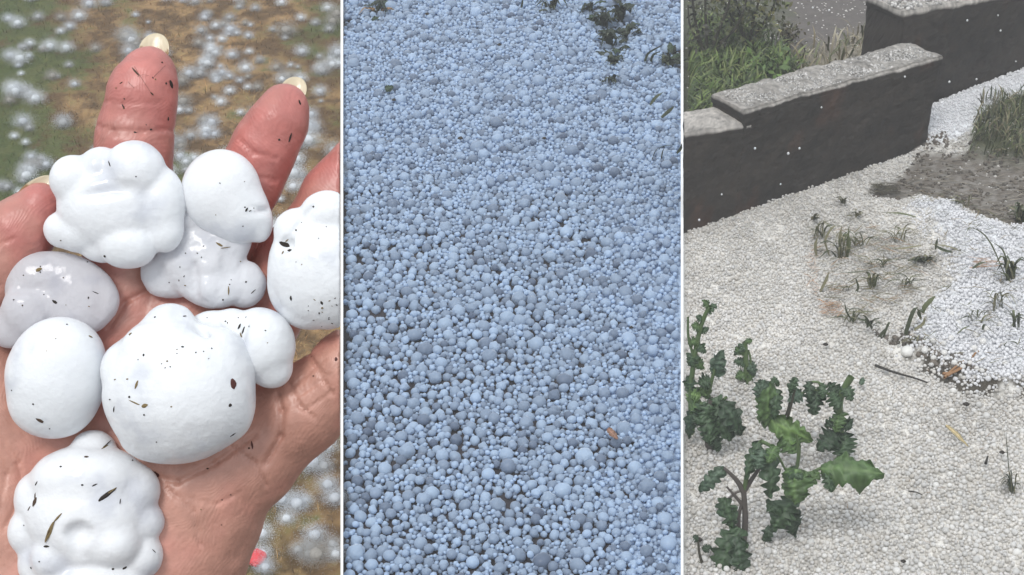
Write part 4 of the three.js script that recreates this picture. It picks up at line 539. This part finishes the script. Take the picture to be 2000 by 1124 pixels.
function flake(label, px, py, len, wid, turn, m, name = 'dead_leaf', y = 0.03) { const p = ground(px, py, y), u = seen(p)[2] / F, L = len * u / 2, a = V(-L, 0, 0), b = V(L, 0, 0), g = leafGeo(a, b, wid * u, { lobes: 1, bite: 0.1, curl: 0.3, bend: 0.12, face: V(0, 1, 0.2) }); const o = single(name, g, m, label, 'leaf', p); o.rotation.set(0.5, turn, 0); return o; }
const brownLeaf = mat(col(0.20, 0.11, 0.07), { roughness: 0.6, side: THREE.DoubleSide, vertexColors: true });
flake('single brown leaf lying on the blue hail at the lower right', 1197, 848, 30, 15, -0.9, brownLeaf, 'dead_leaf', 0.045);
flake('small dark green leaf on the blue hail at the upper left', 760, 172, 17, 17, 0.3, leafMats[4], 'fallen_leaf', 0.05);
flake('pale yellow straw leaf lying on the white hail at the lower right', 1870, 852, 60, 9, -0.9, mat(col(0.36, 0.3, 0.16), { roughness: 0.7, side: THREE.DoubleSide, vertexColors: true }), 'straw_leaf', 0.022);
flake('small grey-green leaf standing in the white hail', 1684, 745, 18, 12, 1.1, leafMats[3], 'fallen_leaf', 0.03);
// bits of dirt on the hail
for (const [px, py, r, label] of [[899, 270, 5, 'black crumb on the blue hail, upper middle'], [1233, 640, 4, 'black crumb on the blue hail near the right edge'], [975, 87, 4, 'black crumb on the blue hail near the top'], [769, 195, 4, 'dark crumb just below the small green leaf'], [1063, 270, 4, 'thin black splinter crumb on the blue hail, right of middle'], [834, 27, 4, 'dark crumb near the top left of the blue hail'], [1765, 1097, 5, 'black crumb on the white hail near the bottom edge'], [1958, 884, 5, 'black crumb on the white hail at the right'], [1365, 1055, 7, 'round dark crumb by the torn cabbage leaves'], [1888, 790, 6, 'short dark crumb below the bank'], [1866, 440, 6, 'dark pebble on the rim of the white bank'], [1613, 673, 5, 'dark crumb on the white hail in the middle']]) {
  const p = ground(px, py, px < 1333 ? 0.042 : 0.02), u = seen(p)[2] / F, o = single('dirt_crumb', FLECK[py % 3], dirtMats[0], label, 'dirt', p); o.scale.set(r * u, r * u * 0.6, r * u * 0.8);
}
{ const p = ground(1772, 688, 0.02), g = lump(8, 0.2, 40); g.scale(0.0145, 0.0125, 0.0145); single('round_hailstone', g, mat(col(0.7, 0.69, 0.66), { roughness: 0.5 }), 'largest single hailstone lying at the foot of the white bank', 'hailstone', V(p.x, 0.022, p.z)); }
// sticks and straws
const stickMats = [mat(col(0.025, 0.022, 0.018), { roughness: 0.8 }), mat(col(0.28, 0.15, 0.07), { roughness: 0.75 }), mat(col(0.20, 0.16, 0.09), { roughness: 0.75 })];
function stick(label, pts, r, m, y = 0.02, group) { const w = pts.map(([px, py, up = 0]) => ground(px, py, y + up)), c = w[0].clone(), u = seen(c)[2] / F; single('stick', tube(w.map((p) => p.sub(c)), r * u, r * u * 0.55, 12, 6), stickMats[m], label, 'stick', c, group); }
stick('long dark stick lying on the white hail below the bank', [[1710, 714], [1745, 727], [1790, 740], [1812, 748]], 3, 0);
stick('short black stick on the white hail at the lower right', [[1926, 906], [1930, 892]], 3.2, 0);
stick('thin dark twig on the white hail right of the pale leaf', [[1775, 960], [1790, 962], [1803, 968]], 1.5, 0);
for (const [pts, l] of [[[[1845, 738], [1870, 715], [1912, 686, 0.02]], 'longest reddish straw below the bank'], [[[1850, 735], [1885, 712], [1905, 692, 0.02]], 'reddish straw lying second from the top of its bundle'], [[[1842, 730], [1862, 728], [1885, 716]], 'reddish straw, lowest of the bundle below the bank']]) stick(l, pts, 3, 1, 0.03, 'reddish straw bundle');
{ // fine straw and chaff on the mud and among the wilted grass
  const bl = blade([V(-0.5, 0, 0), V(-0.1, 0.05, 0.04), V(0.5, 0.02, 0)], 0.05, 4, V(0, 0, 1)), list = [], m = new THREE.Matrix4();
  const add = (poly, n, ang, tones, s0, s1, yy) => { let k = 0, g = 0; const xs = poly.map((p) => p[0]), ys = poly.map((p) => p[1]); while (k < n && g++ < n * 60) { const px = R(Math.min(...xs), Math.max(...xs)), py = R(Math.min(...ys), Math.max(...ys)); if (px < 1345 || !inside(poly, px, py)) continue; const p = ground(px, py); if (poly === TUFTS && edgeDist(TUFTS, px, py) < 45 * rnd() + 30 * fbm(px / 30, py / 24, 3, 2)) continue; list.push([V(p.x, terrain3(p, px, py) + yy + R(0, 0.004), p.z), R(...ang), R(s0, s1), pick(tones)]); k++; } };
  add(MUD, 900, [-0.7, 0.6], [[0.10, 0.085, 0.06], [0.2, 0.17, 0.13], [0.05, 0.045, 0.03], [0.28, 0.25, 0.2]], 0.01, 0.045, 0.002);
  add([[1700, 385], [1712, 366], [1752, 368], [1758, 390]], 120, [-0.8, 0.8], [[0.05, 0.045, 0.035], [0.09, 0.08, 0.05]], 0.02, 0.045, 0.012);
  add(TUFTS, 300, [-0.9, 0.9], [[0.25, 0.16, 0.09], [0.16, 0.14, 0.07], [0.1, 0.09, 0.04]], 0.015, 0.055, 0.015);
  add([[1600, 595], [1640, 600], [1650, 628], [1610, 625]], 70, [-1, 1], [[0.38, 0.2, 0.11], [0.3, 0.2, 0.12]], 0.015, 0.035, 0.013);
  add([[1575, 500], [1590, 500], [1600, 590], [1580, 585]], 40, [-1.5, 1.5], [[0.38, 0.22, 0.13]], 0.012, 0.03, 0.013);
  add(BANK, 420, [-1.2, 1.2], [[0.12, 0.12, 0.05], [0.2, 0.15, 0.08], [0.06, 0.06, 0.03]], 0.008, 0.04, 0.024);
  add([[1895, 555], [1950, 560], [1945, 580], [1900, 575]], 30, [-0.4, 0.3], [[0.33, 0.18, 0.09]], 0.02, 0.05, 0.03);
  add([[1338, 620], [1990, 760], [1990, 1120], [1338, 1120]], 260, [0, 3.1], [[0.12, 0.1, 0.06], [0.3, 0.2, 0.13], [0.05, 0.05, 0.04]], 0.006, 0.022, 0.0135);
  const o = new THREE.InstancedMesh(bl, mat(col(1, 1, 1), { roughness: 0.8, side: THREE.DoubleSide }), list.length);
  list.forEach(([p, a, s, c], i) => { m.compose(p, new THREE.Quaternion().setFromEuler(new THREE.Euler(R(-0.3, 0.3), a, R(-0.12, 0.12))), V(s, s, s)); o.setMatrixAt(i, m); o.setColorAt(i, col(...c)); });
  tag(o, 'straw', 'fine straw and chaff strewn over the mud and the hail', 'straw', null, 'stuff');
}
{ // clods of wet soil in the mud and under the rim of the bank
  const list = [], add = (poly, n, r0, r1) => { const xs = poly.map((p) => p[0]), ys = poly.map((p) => p[1]); for (let k = 0, g = 0; k < n && g < n * 60; g++) { const px = R(Math.min(...xs), Math.max(...xs)), py = R(Math.min(...ys), Math.max(...ys)); if (!inside(poly, px, py) || fbm(px / 30, py / 14, 5, 2) < -0.02) continue; const p = ground(px, py), r = R(r0, r1); list.push({ x: p.x, y: terrain3(p, px, py) + r * 0.15, z: p.z, r }); k++; } };
  add(MUD, 700, 0.0015, 0.0055); add([[1700, 385], [1712, 362], [1756, 364], [1760, 392]], 110, 0.002, 0.006); add([[1795, 280], [1840, 274], [1855, 292], [1800, 296]], 60, 0.002, 0.007); add([[1690, 640], [1760, 672], [1850, 712], [1930, 752], [1860, 738], [1770, 700]], 140, 0.003, 0.008); add(CLUMP, 100, 0.003, 0.007);
  spread('soil_clods', 'wet dark clods of soil in the mud by the white bank', list, [lump(3, 0.9, 71), lump(3, 1.1, 83)], () => { const v = R(0.5, 1.7); return col(0.085 * v, 0.07 * v, 0.055 * v); }, mat(col(1, 1, 1), { roughness: 0.5, clearcoat: 0.2 }), 'soil');
}
{ // dense grass clump beside the mud, and the grass behind the front wall
  const bl = blade([V(0, 0, 0), V(0.04, 0.45, 0), V(0.2, 0.8, 0), V(0.5, 0.95, 0)], 0.085, 5, V(0, 0, 1)), m = new THREE.Matrix4();
  const field = (name, label, poly, n, s0, s1, tones, minPx) => {
    const list = [], xs = poly.map((p) => p[0]), ys = poly.map((p) => p[1]); let g = 0;
    while (list.length < n && g++ < n * 50) { const px = R(Math.min(...xs), Math.max(...xs)), py = R(Math.min(...ys), Math.max(...ys)); if (!inside(poly, px, py) || fbm(px / 25, py / 18, 3, 2) < -0.22) continue; const p = ground(px, py), s = R(s0, s1); if (px < minPx) continue; p.y = terrain3(p, px, py); list.push([p, s, px]); }
    const o = new THREE.InstancedMesh(bl, mat(col(1, 1, 1), { roughness: 0.6, side: THREE.DoubleSide }), list.length);
    list.forEach(([p, s, px], i) => { const a = px < minPx + 25 ? R(-0.8, 0.8) : R(0, 6.3); m.compose(p, new THREE.Quaternion().setFromEuler(new THREE.Euler(R(-0.5, 0.5), a, px < minPx + 25 ? R(-0.5, 0) : R(-0.7, 0.3))), V(s, s, s)); o.setMatrixAt(i, m); const c = pick(tones), k = R(0.6, 1.4); o.setColorAt(i, col(c[0] * k, c[1] * k, c[2] * k)); });
    tag(o, name, label, 'grass', null, 'stuff');
  };
  field('grass_clump', 'dense dark green grass beside the mud at the right edge', CLUMP, 800, 0.02, 0.058, [[0.06, 0.08, 0.025], [0.12, 0.13, 0.055], [0.04, 0.05, 0.02], [0.17, 0.15, 0.09]], 1880);
  field('wall_grass', 'green grass growing behind the front wall at the left', [[1340, 60], [1440, 60], [1530, 120], [1560, 150], [1500, 210], [1340, 300]], 4200, 0.03, 0.095, [[0.11, 0.16, 0.035], [0.08, 0.13, 0.03], [0.15, 0.18, 0.06], [0.045, 0.065, 0.025]], 1343);
  field('dry_grass', 'sparse dry stalks behind the wall near the gap', [[1540, 120], [1690, 60], [1700, 150], [1560, 190]], 200, 0.03, 0.09, [[0.2, 0.17, 0.11], [0.12, 0.13, 0.06], [0.3, 0.27, 0.2]], 1500);
}
{ // bushes behind the wall: branches and loose leaves
  const bush = (label, foot, tips, leaves, spreadR, tones, size) => {
    const g0 = ground(...foot), o = thing('bush', label, 'bush', g0, 'bushes behind the front wall'), ends = [];
    const P = ([px, py, dz = 0]) => upright(px, py, g0.z + dz).sub(g0);
    for (const pts of tips) { const w = [V(R(-0.01, 0.01), 0, 0), ...pts.map(P)]; part('branch', tube(w, 0.0075, 0.002, 14, 6), stemMats[2], o); const c = new THREE.CatmullRomCurve3(w); for (let i = 0; i < 5; i++) ends.push(c.getPoint(0.45 + i * 0.137)); }
    const geos = []; let guard = 0; while (geos.length < leaves && guard++ < leaves * 8) { const e = pick(ends), p = e.clone().add(V(gauss(), gauss() * 0.8, gauss()).multiplyScalar(spreadR)), sp = seen(p.clone().add(g0)); if (sp[0] < 1346 || p.y < 0.02) continue; const d = V(gauss(), gauss() - 0.4, gauss()).normalize().multiplyScalar(R(...size)), n = V(gauss(), Math.abs(gauss()) + 0.6, gauss()).normalize(), s = d.clone().cross(n).normalize().multiplyScalar(d.length() * R(0.22, 0.34)), mid = p.clone().addScaledVector(d, 0.5).addScaledVector(n, d.length() * 0.08), q = p.clone().add(d), k = pick(tones), v = R(0.6, 1.4), pos = [], cl = []; for (const w of [p, mid.clone().add(s), mid, mid.clone().sub(s), q]) { pos.push(w.x, w.y, w.z); cl.push(k[0] * v, k[1] * v, k[2] * v); } geos.push(withTri([0, 1, 2, 2, 1, 4, 0, 2, 3, 2, 4, 3], pos, { color: cl })); }
    const f = part('foliage', mergeGeometries(geos), mat(col(1, 1, 1), { vertexColors: true, roughness: 0.6, side: THREE.DoubleSide }), o); f.userData.kind = 'stuff';
  };
  bush('dark branching bush behind the front wall at the upper left', [1385, 130], [[[1362, 60], [1352, -10], [1350, -80]], [[1380, 70], [1378, 0], [1384, -70]], [[1396, 80], [1420, 20], [1440, -60]], [[1370, 90], [1348, 50], [1344, 10]], [[1400, 95], [1440, 50], [1462, -10]]], 420, 0.028, [[0.045, 0.055, 0.025], [0.09, 0.1, 0.04], [0.03, 0.03, 0.02]], [0.012, 0.026]);
  bush('yellow-green leafy bush above the grass behind the front wall', [1462, 110], [[[1452, 60], [1440, 10], [1425, -40]], [[1468, 60], [1480, 10], [1500, -40]], [[1475, 70], [1505, 25], [1522, -20]], [[1455, 75], [1425, 25], [1410, -10]]], 620, 0.026, [[0.13, 0.14, 0.045], [0.1, 0.12, 0.04], [0.17, 0.16, 0.06], [0.06, 0.07, 0.03]], [0.014, 0.028]);
  bush('small brownish shrub on the mud behind the front wall', [1535, 95], [[[1530, 70], [1520, 50]], [[1540, 70], [1548, 46]], [[1545, 80], [1560, 60]]], 160, 0.02, [[0.13, 0.11, 0.06], [0.09, 0.09, 0.04]], [0.01, 0.02]);
  bush('bright green weed with pointed leaves right behind the wall top', [1505, 175], [[[1500, 150], [1494, 125]], [[1512, 150], [1520, 120]], [[1498, 160], [1480, 140]]], 200, 0.022, [[0.1, 0.17, 0.035], [0.07, 0.12, 0.03]], [0.018, 0.036]);
}
{ // hailstones in the air in front of the walls, caught at rest
  const g = lump(4, 0.2, 60), m = mat(col(0.6, 0.6, 0.6), { roughness: 0.5 });
  for (const [px, py, f] of [[1540, 300, 0.92], [1562, 290, 0.95], [1510, 200, 0.94], [1605, 210, 0.95], [1642, 160, 0.95], [1768, 150, 0.92], [1855, 160, 0.94], [1890, 40, 0.93], [1950, 30, 0.95], [1908, 155, 0.96], [1410, 380, 0.94], [1475, 290, 0.96], [1620, 20, 0.85], [1588, 15, 0.85], [1985, 120, 0.94], [1955, 60, 0.96], [1366, 430, 0.97], [1525, 360, 0.97]]) {
    const q = ground(px, py), p = EYE.clone().lerp(q, f - 0.12 + 0.05 * rnd()), o = single('falling_hailstone', g, m, 'pale hailstone falling through the air in front of the dark walls', 'hailstone', p, 'falling hailstones'); o.scale.setScalar(R(0.0018, 0.003)); o.scale.y *= 1.2;
  }
}
renderer.render(scene, camera);
